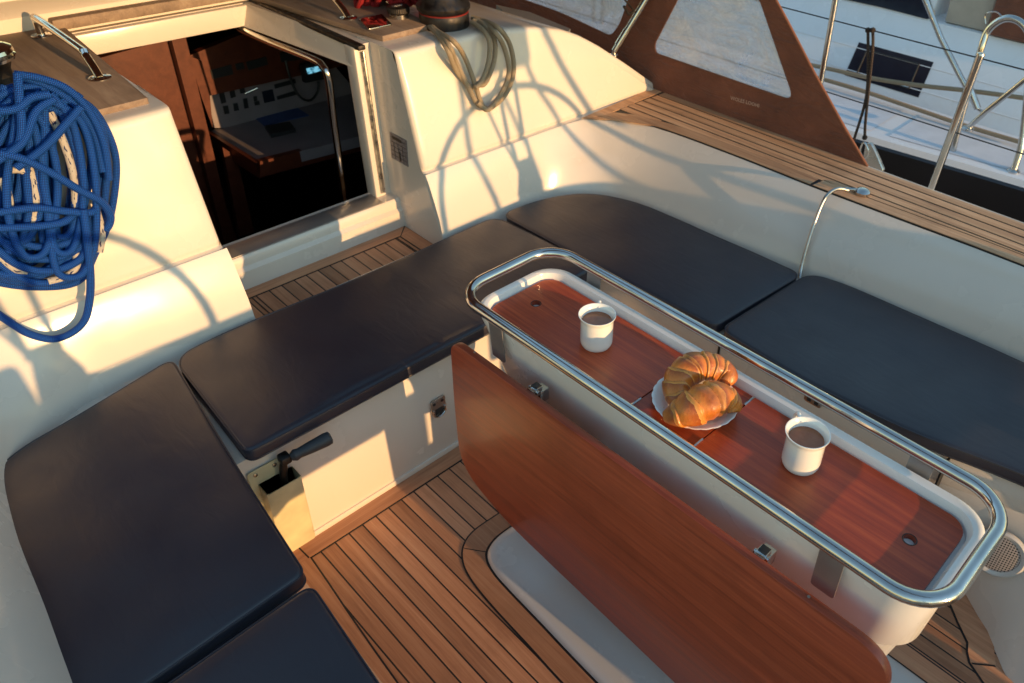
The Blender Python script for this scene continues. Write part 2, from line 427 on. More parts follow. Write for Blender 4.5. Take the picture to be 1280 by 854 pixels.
def text_mesh(txt, size, ext, fn):
    cu = bpy.data.curves.new('t', 'FONT'); cu.body = txt; cu.size = size; cu.extrude = ext; cu.resolution_u = 2; cu.fill_mode = 'BOTH'
    o = bpy.data.objects.new('t', cu); COL.objects.link(o)
    me = bpy.data.meshes.new_from_object(o.evaluated_get(bpy.context.evaluated_depsgraph_get()))
    vs = [V(fn(v.co)) for v in me.vertices]; fs = [list(p.vertices) for p in me.polygons]
    bpy.data.objects.remove(o); bpy.data.curves.remove(cu); bpy.data.meshes.remove(me)
    return vs, fs
YM = 1.018   # centreline of the boat
def mir(p): return V((p[0], 2 * YM - p[1], p[2]))

# ================================================================ SETTING
g = G(); g.add([(-3000, -3000, -1.15), (3000, -3000, -1.15), (3000, 3000, -1.15), (-3000, 3000, -1.15)], [[0, 1, 2, 3]])
g.build('water', 'water', kind='structure')

# ---- cockpit floor (teak sole with margin boards and black seams)
g = G(); g.prism([(-1.60, .25), (2.6, .25), (2.6, 1.80), (-1.60, 1.80)], -.03, 0)
def arc_pts(P, n=8): return [(p.x, p.y) for p in crom([V((a, b, 0)) for a, b in P], n)]
z1, z2 = .0012, .0024
bm_ = [(-1.503, .30), (-1.503, 1.75)]; bw = [(-1.60, .30), (-1.60, 1.75)]
g.ribbon(bm_, bw, z2, 2); g.ribbon([(-1.4985, .30), (-1.4985, 1.75)], bm_, z1 + .0006, 3)
# port margin board (tapers into the planking)
pm = [(-1.503, .449), (-1.38, .440), (-1.263, .430), (-1.12, .420), (-1.02, .414), (-.6, .395), (.2, .36), (1.5, .32)]
g.ribbon(pm, [(x, y - .17) for x, y in pm], z2, 1); g.ribbon([(x, y + .005) for x, y in pm], pm, z1 + .0006, 3)
g.ribbon([(-1.565, .445), (-1.503, .449)], [(-1.565, .441), (-1.503, .4445)], z2 + .0005, 3)
# board round the table pad
CX = 1.056
so = [(-1.245, CX), (-1.248, .93), (-1.250, .84), (-1.232, .788), (-1.192, .752), (-1.13, .731), (-1.03, .720), (-.86, .713), (-.70, .706), (-.2, .695), (.25, .70)]
si = [(-1.185, CX), (-1.190, .93), (-1.190, .868), (-1.176, .823), (-1.148, .797), (-1.10, .782), (-1.03, .776), (-.9, .771), (-.68, .762), (-.2, .752), (.25, .757)]
so, si = arc_pts(so), arc_pts(si)
for mr in (0, 1):
    a = [(x, 2 * CX - y) if mr else (x, y) for x, y in so]; b_ = [(x, 2 * CX - y) if mr else (x, y) for x, y in si]
    ao = [(x, y + (.005 if mr else -.005)) for x, y in a]; k = len(a)
    ao = offset([*a, (.25, CX)], -.005)[:k]; bi = offset([*b_, (.25, CX)], .007)[:k]
    g.ribbon(a, b_, z2 + .0004, 1); g.ribbon(ao, a, z1 + .0008, 3); g.ribbon(b_, bi, z1 + .0008, 3)
    j = 26; g.ribbon([a[j], b_[j]], [(a[j][0] + .004, a[j][1]), (b_[j][0] + .004, b_[j][1])], z2 + .001, 3)
# starboard margin board
sm_ = [(-1.5, 1.735), (-.6, 1.72), (-.3, 1.70), (-.138, 1.622), (-.095, 1.579), (-.053, 1.542), (-.043, 1.516), (-.026, 1.491), (.022, 1.463), (.2, 1.43), (1.5, 1.42)]
se = [(-1.5, 1.80), (-.6, 1.79), (-.3, 1.78), (-.120, 1.69), (-.066, 1.645), (.0, 1.59), (.004, 1.57), (.025, 1.53), (.08, 1.515), (.24, 1.50), (1.5, 1.49)]
g.ribbon(sm_, se, z2, 1); g.ribbon([(x - .004, y - .004) for x, y in sm_], sm_, z1 + .0006, 3)
g.ribbon([(-.024, 1.491), (.022, 1.528)], [(-.020, 1.489), (.027, 1.526)], z2 + .001, 3)
g.build('cockpit_floor', ['floor', 'board', 'board_x', 'caulk'], kind='structure')

# ---- step floor in front of the companionway
ZF = .373
g = G(); g.prism([(-2.312, .66), (-1.8, .66), (-1.8, 1.378), (-2.312, 1.378)], ZF - .03, ZF)
g.ribbon([(-2.262, .668), (-2.262, 1.37)], [(-2.312, .668), (-2.312, 1.37)], ZF + .0022, 2)
g.ribbon([(-2.258, .70), (-2.258, 1.34)], [(-2.262, .70), (-2.262, 1.34)], ZF + .0016, 3)
for y0, y1 in ((.668, .722), (1.316, 1.37)):
    g.ribbon([(-2.262, y0), (-1.85, y0)], [(-2.262, y1), (-1.85, y1)], ZF + .002, 1)
for y in (.722, .739, 1.300, 1.316): g.ribbon([(-2.258, y - .002), (-1.85, y - .002)], [(-2.258, y + .002), (-1.85, y + .002)], ZF + .0026, 3)
g.ribbon([(-2.312, 1.37), (-2.258, 1.316)], [(-2.306, 1.37), (-2.254, 1.316)], ZF + .003, 3)
g.build('step_floor', ['cwfloor', 'board', 'board_x', 'caulk'], kind='structure')

# ================================================================ SAILBOAT
boat = thing('sailboat', (-.6, YM, 0), 'white fibreglass sailing yacht whose cockpit fills the view, with teak trim', 'sailboat')
# ---- front mouldings either side of the companionway
def ztop(y):
    P = [(1.375, 1.057), (1.69, 1.055), (1.87, 1.043), (1.99, 1.025), (2.11, .995), (2.20, .955), (2.29, .904), (2.44, .803), (2.60, .688), (2.75, .60)]
    for (a, b), (c, d) in zip(P, P[1:]):
        if y <= c: return b + (d - b) * (y - a) / (c - a)
    return P[-1][1]
def xface(z):
    if z < .655: return -2.055 - (z - .42) * .31
    if z < .6585: return -2.128 - (z - .655) * 6
    if z < .672: return -2.149 + (z - .6585) * .4
    return -2.1416 - (z - .672) * .215
def moulding(m):
    f = mir if m else V
    rows = []; ys = [1.375, 1.3765, 1.381, 1.39, 1.41] + [1.45 + .05 * i for i in range(26)]
    ins = [.020, .012, .005, .0015, 0]
    for j, y in enumerate(ys):
        zt = ztop(y); dx = ins[j] if j < 5 else 0; r = []
        zz = [.36, .5, .6, .648, .655, .6584, .664, .6719, .68, .75, .85, .95]
        for z in zz:
            z = min(z, zt - .035); r.append(f((xface(z) - dx, y, z)))
        xe = xface(zt)
        for ax, az in ((-.001, -.022), (-.003, -.010), (-.008, -.003), (-.018, 0), (-.04, .001)): r.append(f((xe + ax - dx * .5, y, zt + az)))
        for ax in (.15, .5, 1.2, 2.2): r.append(f((xe - .04 - ax, y, zt - .02 * ax)))
        rows.append(r)
    g = G(); g.grid(rows)
    # side wall of the companionway recess
    prof = [(xface(z) - .020, z) for z in (.34, .5, .655, .672, .85, 1.02)] + [(xface(1.057) - .021, 1.035), (xface(1.057) - .023, 1.047), (xface(1.057) - .028, 1.054), (xface(1.057) - .038, 1.0575), (-2.46, 1.0575), (-2.46, .34)]
    g.add([f((x, 1.375, z)) for x, z in prof], [list(range(len(prof)))], 0, None, False)
    return g.build('bulkhead', 'gel', boat)
moulding(False); moulding(True)

# ---- coaming and lower panel, swept round the corner
def cpath(P): return crom([V((*p, 0)) for p in P], 8)
baseP = [(-2.052, 1.37), (-2.055, 1.55), (-2.060, 1.70), (-2.050, 1.85), (-1.985, 1.97), (-1.87, 2.055), (-1.66, 2.085), (-1.36, 2.105), (-1.03, 2.135), (-.62, 2.175), (-.30, 2.195), (.6, 2.19), (2.5, 2.15)]
topP = [(-2.127, 1.37), (-2.127, 1.60), (-2.127, 1.80), (-2.126, 2.00), (-2.112, 2.125), (-2.05, 2.20), (-1.87, 2.288), (-1.485, 2.312), (-1.155, 2.312), (-.76, 2.325), (-.43, 2.335), (.6, 2.33), (2.5, 2.29)]
def coaming(m):
    f = mir if m else V
    A, B = cpath(baseP), cpath(topP); rows = []
    for t, z, bul in ((-.03, .30, 0), (0, .41, 0), (.10, .445, .0), (.22, .50, .012), (.5, .565, .018), (.8, .628, .012), (.96, .652, .004), (1.0, .657, 0)):
        rows.append([])
        for i, (a, b) in enumerate(zip(A, B)):
            p = a.lerp(b, t); k = min(1, max(0, (i - 20) / 20)); d = (a - b); d = d.normalized() if d.length > 0 else V((0, 0, 0))
            p = p + d * (-bul * k * .0 + bul * k)
            rows[-1].append(f((p.x, p.y, z)))
    g = G(); g.grid(rows)
    # coaming top and outer side, side deck, hull
    i0 = 28; rows = [[f((b.x, b.y - .001, .6565)) for b in B[i0:]], [f((b.x, 2.62 if b.x > -2.3 else 2.62, .6565)) for b in B[i0:]], [f((b.x, 2.66, .63)) for b in B[i0:]], [f((b.x, 2.68, .46)) for b in B[i0:]], [f((b.x, 2.95, .445)) for b in B[i0:]], [f((b.x, 2.985, .43)) for b in B[i0:]], [f((b.x, 2.97, 0)) for b in B[i0:]], [f((b.x, 2.8, -1.3)) for b in B[i0:]]]
    g.grid(rows)
    xs = [-2.1, -3, -4.2, -6]
    rows = [[f((x, 2.62, .60)) for x in xs], [f((x, 2.68, .46)) for x in xs], [f((x, 2.95, .445)) for x in xs], [f((x, 2.985, .43)) for x in xs], [f((x, 2.97, 0)) for x in xs], [f((x, 2.8, -1.3)) for x in xs]]
    g.grid(rows)
    return g.build('coaming', 'gel', boat)
coaming(False); coaming(True)

# ---- teak on top of the coaming (planks as islands over black caulk)
def lerp_path(A, B, t): return [(a[0] + (b[0] - a[0]) * t, a[1] + (b[1] - a[1]) * t) for a, b in zip(A, B)]
def resamp(P, n):
    P = [V((p[0], p[1], 0)) for p in P]; L = [0]
    for a, b in zip(P, P[1:]): L.append(L[-1] + (b - a).length)
    out = []
    for i in range(n):
        s_ = L[-1] * i / (n - 1); k = max(j for j in range(len(L)) if L[j] <= s_ + 1e-9); k = min(k, len(P) - 2)
        t = (s_ - L[k]) / max(1e-9, L[k + 1] - L[k]); q = P[k].lerp(P[k + 1], t); out.append((q.x, q.y))
    return out
def ctrim(m):
    g = G(); zt = .664; f = (lambda p: (p[0], 2 * YM - p[1])) if m else (lambda p: p)
    inn = [(p.x, p.y) for p in cpath(topP)][28:]
    outl = [(-2.165, 2.60), (-1.1, 2.597), (-.5, 2.59), (.6, 2.58), (2.5, 2.54)]
    # black bed
    xs = np.linspace(-2.10, 2.4, 60)
    def yin(x): return np.interp(x, [p[0] for p in sorted(inn)], [p[1] for p in sorted(inn)]) if False else float(np.interp(x, [p[0] for p in sorted(inn)], [p[1] for p in sorted(inn)]))
    bed_in = [(x, yin(x)) for x in xs]; bed_out = [(x, 2.600 - max(0, x + .5) * .015) for x in xs]
    g.ribbon([f(p) for p in bed_in], [f(p) for p in bed_out], zt - .002, 1, .006)
    # end board along the bulkhead
    g.prism([f(p) for p in [(-2.118, 2.128), (-2.150, 2.600), (-2.095, 2.600), (-2.075, 2.20)]], zt - .004, zt, 0, 0)
    g.prism([f(p) for p in [(-2.108, 2.135), (-2.03, 2.205), (-1.90, 2.272), (-1.80, 2.345), (-1.95, 2.345), (-2.085, 2.26)]], zt - .004, zt - .0004, 0, 0)
    # inner margin board, forward part (tapering)
    w0 = .047
    a = [(x, yin(x) + .003) for x in np.linspace(-2.085, -1.165, 20)]; b = [(x, y + (.022 + .034 * min(1, i / 2))) for i, (x, y) in enumerate(a)]
    g.ribbon([f(p) for p in a], [f(p) for p in b], zt, 0, .006)
    a2 = [(x, yin(x) + .003) for x in np.linspace(-1.155, 2.4, 26)]; b2 = [(x, y + w0 + .005) for x, y in a2]
    b2[0] = (b2[0][0] + .008, b2[0][1] + .012)
    g.ribbon([f(p) for p in a2], [f(p) for p in b2], zt, 0, .006)
    # planks follow the outer edge
    NP = 5; y_out = 2.597; pw = .0395
    for k in range(NP + 1):
        oy = lambda x: 2.597 - max(0, x + .5) * .015 - k * (pw + .0095)
        iy = lambda x: max(oy(x) - pw, yin(x) + .061)
        px = [x for x in np.linspace(-2.078, 2.4, 70) if oy(x) - iy(x) > .004]
        if len(px) > 2: g.ribbon([f((x, iy(x))) for x in px], [f((x, oy(x))) for x in px], zt, 0, .006)
    return g.build('coaming_teak', ['coam', 'caulk'], boat)
ctrim(False); ctrim(True)

# ---- seat bases
g = G(); g.prism([(-2.10, .36), (-1.562, .36), (-1.562, 1.72), (-2.10, 1.72)], -.01, .402, .012)   # bridge seat (with a shallow step at the back)
g.box(-1.566, -1.556, .40, 1.70, .0, .022, .004)
g.build('bridge_seat_base', 'gel', boat)
def benchbase(m):
    f = (lambda p: (p[0], 2 * YM - p[1])) if m else (lambda p: p)
    g = G(); P = [(-2.10, 1.66), (-1.57, 1.665), (-1.0, 1.67), (-.70, 1.66), (-.30, 1.70), (-.13, 1.74), (.10, 1.80), (2.5, 1.80), (2.5, 2.25), (-2.10, 2.25)]
    if m: P = [(-2.10, 1.70), (-1.57, 1.70), (-1.1, 1.748), (-.3, 1.80), (2.5, 1.80), (2.5, 2.25), (-2.10, 2.25)]
    g.prism([f(p) for p in P], .30, .404, .008)
    # lower front, sloping in
    top = [(-1.57, 1.667), (-1.0, 1.672), (-.70, 1.662), (-.30, 1.702), (-.13, 1.742), (.10, 1.80), (2.5, 1.80)]
    bot = [(-1.57, 1.70), (-1.0, 1.70), (-.6, 1.715), (-.30, 1.745), (-.12, 1.69), (.0, 1.58), (.025, 1.52), (.12, 1.50), (2.5, 1.50)]
    if m: bot = [(x, y + .05 if x < 1 else y) for x, y in [(-1.57, 1.62), (-1.0, 1.65), (-.6, 1.665), (-.30, 1.68), (.2, 1.70), (2.5, 1.70)]]
    if m: top = [(-1.57, 1.70), (-1.1, 1.748), (-.3, 1.80), (2.5, 1.80)]; bot = [(-1.57, 1.63), (-1.0, 1.645), (-.3, 1.68), (2.5, 1.70)]
    T = resamp(top, 30); B = resamp(bot, 30)
    rows = []
    for t, z in ((0, .315), (.05, .30), (.35, .2), (.7, .08), (.92, .02), (1, -.005)):
        rows.append([(*f((a[0] + (b[0] - a[0]) * t, a[1] + (b[1] - a[1]) * t)), z) for a, b in zip(T, B)])
    g.grid(rows)
    return g.build('bench_seat_base', 'gel', boat)
benchbase(False); benchbase(True)
g = G()
g.box(-.3005, -.2955, 1.662, 1.70, .12, .406); g.build('locker_seam', 'caulk', boat)
g = G(); g.box(-1.033, -1.027, 1.665, 1.70, .12, .406)
g.build('locker_seam', 'caulk', boat)

# ---- companionway: sill, frame, coachroof opening
g = G()
g.prism([(-2.312, ZF - .02), (-2.312, .440), (-2.325, .452), (-2.325, .478), (-2.333, .488), (-2.44, .488), (-2.44, .30)], .66, 1.377, 0, 0, lambda c: (c.x, c.z, c.y))
# cross bulkhead left and right of the opening
g.box(-2.45, -2.385, 1.314, 1.38, .30, 1.045, .006); g.box(-2.45, -2.385, .60, .722, .30, .49, .004); g.box(-2.45, -2.385, .60, .655, .48, 1.04, .004)
# coamings of the sliding hatch, inner faces
def quadbox(p, th):  # p: four points (aft low, fwd low, fwd high, aft high), th: y thickness
    g.add([V(q) for q in p] + [V(q) + V((0, th, 0)) for q in p], [[0, 1, 2, 3], [4, 5, 6, 7], [0, 1, 5, 4], [1, 2, 6, 5], [2, 3, 7, 6], [3, 0, 4, 7]], 0, None, False)
quadbox([(-2.386, 1.314, .976), (-3.12, 1.262, .962), (-3.12, 1.292, 1.042), (-2.386, 1.345, 1.052)], .06)
quadbox([(-2.386, .655, .976), (-3.12, .66, .962), (-3.12, .66, 1.042), (-2.386, .640, 1.050)], -.06)
g.box(-3.16, -3.10, .60, 1.40, .964, 1.038, .004)
g.build('hatch_frame', 'gel', boat)
g = G(); g.box(-2.384, -2.376, 1.342, 1.350, .50, 1.03, .002); g.box(-2.384, -2.380, 1.333, 1.342, .50, 1.03, .0)
g.build('washboard_track', 'brushed', boat)
g = G(); g.box(-2.42, -2.335, .725, 1.31, .4885, .4915, .001); g.build('threshold_plate', 'bracket', boat)
# teak slabs either side
def slab(m, name='roof_slab'):
    if m: P = [(-2.285, .628), (-3.12, .665), (-3.12, .30), (-2.9, .25), (-2.19, .335), (-2.205, .44)]
    else: P = [(-2.352, 1.408), (-3.2, 1.30), (-3.2, 1.66), (-2.80, 1.66), (-2.362, 1.618)]
    if m: P = [(-2.295, .632), (-3.12, .675), (-3.12, .20), (-2.28, .20)]
    g = G(); g.prism(rpoly(P, .006, 2), 1.054, 1.074, .003); return g.build(name, 'slab', boat)
slab(True); slab(False)
g = G(); g.box(-3.2, -2.36, 1.318, 1.345, 1.040, 1.056, .003, mat=None); g.build('hatch_runner', 'darkmetal', boat)
# the sliding hatch pushed forward: teak edge and stepped cream garage
g = G(); g.box(-3.14, -3.08, .64, 1.40, 1.066, 1.102, .006); g.build('hatch_teak_edge', 'slab', boat)
g = G()
prof = [(-3.12, 1.050), (-3.12, 1.116), (-3.135, 1.128), (-3.20, 1.150), (-3.205, 1.163), (-3.23, 1.172), (-3.34, 1.20), (-3.345, 1.212), (-3.60, 1.25), (-5.5, 1.25), (-5.5, 1.0)]
g.prism([(x, z) for x, z in prof], -.30, 2.0, 0, 0, lambda c: (c.x, c.z, c.y)); g.build('hatch_garage', 'gel', boat)
g = G(); g.tube([(-3.60, -.3, 1.27), (-3.60, 1.9, 1.27)], .012); g.build('dark_track', 'darkmetal', boat)
# coachroof deck forward
g = G(); g.box(-6, -3.13, .20, 1.80, .96, 1.04); g.build('coachroof', 'gel', boat)
# grey ledge outboard on the coachroof
g = G(); P = [onz(620, 6, .99), onz(662, 15, .985), onz(713, 36, .958), onz(709, 41, .955), onz(668, 31, .975), onz(636, 20, .985)]
g.add(list(P) + [p - V((0, 0, .03)) for p in P], [[0, 1, 2, 3, 4, 5], [0, 1, 7, 6], [1, 2, 8, 7], [2, 3, 9, 8], [3, 4, 10, 9], [4, 5, 11, 10], [5, 0, 6, 11]], 0, None, False)
g.build('roof_ledge', 'ledge', boat)

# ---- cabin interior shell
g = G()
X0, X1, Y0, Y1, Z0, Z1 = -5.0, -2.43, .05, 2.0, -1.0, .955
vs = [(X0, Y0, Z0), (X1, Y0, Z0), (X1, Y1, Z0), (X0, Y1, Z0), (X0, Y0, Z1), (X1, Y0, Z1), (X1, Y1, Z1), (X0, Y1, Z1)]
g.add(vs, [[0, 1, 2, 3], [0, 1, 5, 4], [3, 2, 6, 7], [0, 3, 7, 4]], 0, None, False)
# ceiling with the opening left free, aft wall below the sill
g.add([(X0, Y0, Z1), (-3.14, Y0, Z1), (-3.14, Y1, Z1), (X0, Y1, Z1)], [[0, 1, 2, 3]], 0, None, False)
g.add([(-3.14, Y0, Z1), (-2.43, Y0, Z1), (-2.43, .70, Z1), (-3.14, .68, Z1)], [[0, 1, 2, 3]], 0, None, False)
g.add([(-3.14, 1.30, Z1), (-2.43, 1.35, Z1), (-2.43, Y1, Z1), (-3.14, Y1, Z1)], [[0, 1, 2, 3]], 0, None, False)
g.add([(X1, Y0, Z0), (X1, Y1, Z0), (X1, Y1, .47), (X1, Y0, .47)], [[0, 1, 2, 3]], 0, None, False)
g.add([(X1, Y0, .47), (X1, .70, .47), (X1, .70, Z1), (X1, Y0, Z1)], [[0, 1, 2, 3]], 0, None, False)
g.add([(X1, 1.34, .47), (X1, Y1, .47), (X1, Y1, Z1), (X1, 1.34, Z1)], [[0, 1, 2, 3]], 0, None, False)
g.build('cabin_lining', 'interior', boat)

# ---- hull stern half and transom; unseen helm slabs shaped to shade the cockpit
g = G()
g.box(1.05, 1.35, 1.32, 2.45, .70, .92, .02); g.box(1.05, 1.35, -.35, .93, .67, .94, .02); g.box(1.10, 1.35, -.35, .25, .72, 1.06, .02)
g.build('helm_shade_slab', 'gel', boat)
g = G(); g.box(1.06, 1.34, 1.36, 1.56, -.02, .71, .02); g.build('helm_slab_support', 'gel', boat); g = G(); g.box(1.06, 1.34, -.2, .30, -.02, .68, .02); g.build('helm_slab_support', 'gel', boat)
g = G(); g.box(2.4, 2.5, -.8, 2.85, -1.2, .30, .02); g.build('transom', 'gel', boat)

g = G(); g.box(1.6, 1.9, .955, 1.32, -.02, .56, .02); g.box(1.62, 1.88, .955, 1.08, .55, .80, .02); g.build('centre_shade_block', 'gel', boat)  # unseen blocks added astern to shade a strip of the bench front
# table pad on the floor
g = G(); prof = [(0, .0), (.004, .010), (.012, .015), (.03, .016)]
base = [(x, y) for x, y in si] + [(x, 2 * CX - y) for x, y in si[::-1]]
base = offset(base, .006); rows = [[(x, y, z) for x, y in offset(base, d)] for d, z in prof]
g.grid(rows, 0, True); g.add(rows[-1], [list(range(len(rows[-1])))])
g.build('table_pad', ['gel2', 'caulk'], boat)

# ================================================================ CUSHIONS
def cushion(name, poly, label, ztop_=.456, zb=.410, r=.0115, seed=1, group='navy seat cushions'):
    P = poly; g = G(); rows = []
    rnd = random.Random(seed); ph = [rnd.uniform(0, 6) for _ in range(6)]
    def wv(x, y): return .0018 * math.sin(9 * x + ph[0]) * math.sin(8 * y + ph[1]) + .0012 * math.sin(21 * x + ph[2] + 3 * y) * math.sin(15 * y + ph[3])
    pr = [(r, zb + .001)] + [(r * (1 - math.sin(a)) * .55, zb + r * .6 * (1 - math.cos(a)) + .001) for a in (.5, 1.0, 1.57)]
    pr += [(r * (1 - math.cos(a)), ztop_ - r + r * math.sin(a)) for a in (0, .4, .8, 1.2, 1.57)]
    for d, z in pr: rows.append([(x, y, z + wv(x, y) * (1 if z > .44 else .2)) for x, y in offset(P, d)])
    g.grid(rows, 0, True); top = offset(P, r); n = len(top)
    from mathutils.geometry import delaunay_2d_cdt
    xs_ = [p[0] for p in top]; ys_ = [p[1] for p in top]; st = .022
    def inside(x, y):
        c = False
        for k in range(n):
            (x1, y1), (x2, y2) = top[k - 1], top[k]
            if (y1 > y) != (y2 > y) and x < (x2 - x1) * (y - y1) / (y2 - y1) + x1: c = not c
        return c
    TV = [V((*p, 0)) for p in top]
    def edist(x, y):
        q = V((x, y, 0)); best = 9
        for k in range(n):
            a, b = TV[k - 1], TV[k]; ab = b - a; t = max(0, min(1, (q - a).dot(ab) / max(1e-12, ab.length_squared))); best = min(best, (a + ab * t - q).length)
        return best
    pts = [V(p) for p in top]
    x = min(xs_) + st * .5; row = 0
    while x < max(xs_):
        y = min(ys_) + (st * .5 if row % 2 else 0)
        while y < max(ys_):
            if inside(x, y) and edist(x, y) > .009: pts.append(V((x, y)))
            y += st
        x += st * .87; row += 1
    vo, _, fo, *_ = delaunay_2d_cdt(pts, [(k, (k + 1) % n) for k in range(n)], [list(range(n))], 1, 1e-6)
    vz = []
    for p in vo:
        d = edist(p.x, p.y); vz.append((p.x, p.y, ztop_ + wv(p.x, p.y) + .004 * (1 - math.exp(-d / .05))))
    g.add(vz, fo, 0)
    g.add([(x, y, zb + .001) for x, y in offset(P, r)], [list(range(len(P)))])
    o = g.build(name, 'vinyl', None, label, 'cushion', group)
    b = bmesh.new(); b.from_mesh(o.data); bmesh.ops.remove_doubles(b, verts=b.verts[:], dist=.0002); bmesh.ops.recalc_face_normals(b, faces=b.faces[:]); b.to_mesh(o.data); b.free()
    for pl in o.data.polygons: pl.use_smooth = True
    for z, d in ((ztop_ - r * .42, .0008), (zb + .010, .0002)):
        t = G(); t.tube([(x, y, z + wv(x, y) * .6) for x, y in offset(P, d)], .0023, 0, 6, True)
        t.build('piping', 'vinyl', o)
    return o
def P2(l): return [tuple(p) for p in l]
cushion('seat_cushion', rpoly([(-1.528, .385), (-2.012, .405), (-2.035, .60), (-2.012, 1.02), (-2.03, 1.59), (-1.74, 1.607), (-1.528, 1.612)], [.03, .07, .2, 0.2, .06, .2, .03], 8),
        'navy cushion across the forward seat below the companionway, one edge over the white locker front', seed=1)
cushion('seat_cushion', rpoly([(-1.115, .316), (-1.55, .354), (-2.015, .405), (-1.950, .144), (-1.925, .000), (-1.86, -.095), (-1.70, -.150), (-1.10, -.185)], [.025, .2, .04, .3, .06, .07, .2, .02], 8),
        'larger navy port side cushion at the left edge, with a rounded forward corner', seed=2)
cushion('seat_cushion', rpoly([(-.25, .255), (-1.085, .312), (-1.075, -.165), (-.25, -.20)], .03, 6),
        'navy cushion in the bottom left corner, aft of the larger port side cushion', seed=3)
cushion('seat_cushion', rpoly([(-1.045, 1.648), (-1.5, 1.622), (-2.022, 1.613), (-2.015, 1.80), (-1.93, 1.985), (-1.74, 2.065), (-1.36, 2.088), (-1.015, 2.098)], [.03, .2, .05, .2, .16, .2, .3, .05], 8),
        'navy starboard cushion forward of the steel tube, with rounded outer corner behind the table', seed=4)
cushion('seat_cushion', rpoly([(.6, 1.78), (-.13, 1.728), (-.40, 1.655), (-.72, 1.625), (-1.025, 1.650), (-1.005, 2.125), (-.88, 2.155), (-.3, 2.178), (.6, 2.17)], [.03, .3, .3, .3, .04, .07, .2, .2, .03], 8),
        'long navy starboard cushion aft of the steel tube, running out of the picture at right', seed=5)

# ================================================================ TABLE
tb = thing('cockpit_table', (-.70, 1.055, 0), 'cockpit table with white body, red varnished top, steel rail and hanging leaf', 'table')
XA, XB, YA, YB = -1.265, -.127, .945, 1.165
g = G()
secs = [(.415, -1.13, -.165, .985, 1.125, .05), (.43, -1.17, -.150, .97, 1.14, .06), (.56, -1.215, -.128, .95, 1.16, .07), (.575, -1.225, -.118, .947, 1.163, .07),
        (.59, -1.25, -.108, .94, 1.172, .075), (.72, -1.29, -.098, .922, 1.190, .075), (.752, -1.296, -.094, .912, 1.200, .075), (.762, -1.297, -.093, .911, 1.201, .075), (.766, -1.293, -.097, .915, 1.197, .073),
        (.7665, -1.285, -.105, .923, 1.189, .065), (.764, -1.277, -.113, .933, 1.178, .055), (.752, -1.272, -.119, .938, 1.172, .048), (.738, -1.271, -.120, .939, 1.171, .047)]
rows = [[(x, y, z) for x, y in rrect(a, b, c, d, r)] for z, a, b, c, d, r in secs]
g.grid(rows, 0, True); g.add(rows[0], [list(range(len(rows[0])))[::-1]]); g.add(rows[-1], [list(range(len(rows[-1])))])
g.build('table_body', 'gel_white', tb)
g = G(); rows = [[(x, y, z) for x, y in rrect(a, b, 1.055 - w, 1.055 + w, .06)] for z, a, b, w in ((.013, -1.05, -.30, .09), (.03, -1.03, -.32, .075), (.42, -1.0, -.33, .065))]
g.grid(rows, 0, True); g.build('pedestal', 'gel', tb)
# top panels: forward, middle, aft
def circ(cx, cy, r, n=24): return [(cx + r * math.cos(2 * math.pi * k / n), cy + r * math.sin(2 * math.pi * k / n)) for k in range(n)]
S1, S2, gp = -.782, -.612, .0018
RR = rrect(XA, XB, YA, YB, .04, 8)
def clipx(P, lo, hi):
    def cl(P, f, inter):
        out = []
        for i in range(len(P)):
            a, b = P[i - 1], P[i]
            if f(b):
                if not f(a): out.append(inter(a, b))
                out.append(b)
            elif f(a): out.append(inter(a, b))
        return out
    for X, sg in ((lo, 1), (hi, -1)):
        P = cl(P, lambda p: sg * (p[0] - X) >= 0, lambda a, b: (X, a[1] + (b[1] - a[1]) * (X - a[0]) / (b[0] - a[0])))
    return P
for lo, hi, hole in ((XA - 1, S1 - gp, (-1.199, 1.053)), (S1 + gp, S2 - gp, None), (S2 + gp, XB + 1, (-.193, 1.055))):
    P = clipx(RR, lo, hi); vs, fs = plate(P, [circ(*hole, .0115)] if hole else [], .012, lambda c: (c.x, c.y, .7445 + c.z))
    g = G(); g.add(vs, fs, 0, None, False); tp = g.build('top_panel', 'varn', tb)
    if hole:
        h = G(); h.lathe([(.0117, -.01), (.0117, .0005), (.0132, .0010), (.0138, .0002)], (*hole, .7505), n=28, cap=False); h.build('finger_ring', 'darkmetal', tp)
for X in (S1, S2):
    for y0, y1 in ((.946, .982), (1.128, 1.164)):
        g = G(); g.box(X - .003, X + .003, y0, y1, .748, .7525, .001); g.tube([(X, y0, .7515), (X, y1, .7515)], .0024, 0, 8); g.build('hinge', 'steel', tb)
# guard rail
def rr3(x0, x1, y0, y1, r, z): return [V((x, y, z)) for x, y in rrect(x0, x1, y0, y1, r, 10)]
g = G(); g.tube(rr3(-1.313, -.083, .895, 1.215, .085, .802), .0138, 0, 18, True); rail = g.build('guard_rail', 'steel', tb)
g = G()
for x, y, s_ in ((-1.175, .903, -1), (-.268, .903, -1), (-1.15, 1.207, 1), (-.255, 1.207, 1)):
    w = .024; yy = y
    g.prism(rpoly([(-w, .668), (w, .668), (w, .79), (-w, .79)], [.008, .008, 0, 0], 4), -.0012, .0012, 0, 0, lambda c, x=x, yy=yy, s_=s_: (x + c.x, (.908 if s_ < 0 else 1.204) + c.z + s_ * max(0, c.y - .765) * .25, c.y))
    g.build('rail_bracket', 'bracket', tb); g = G()
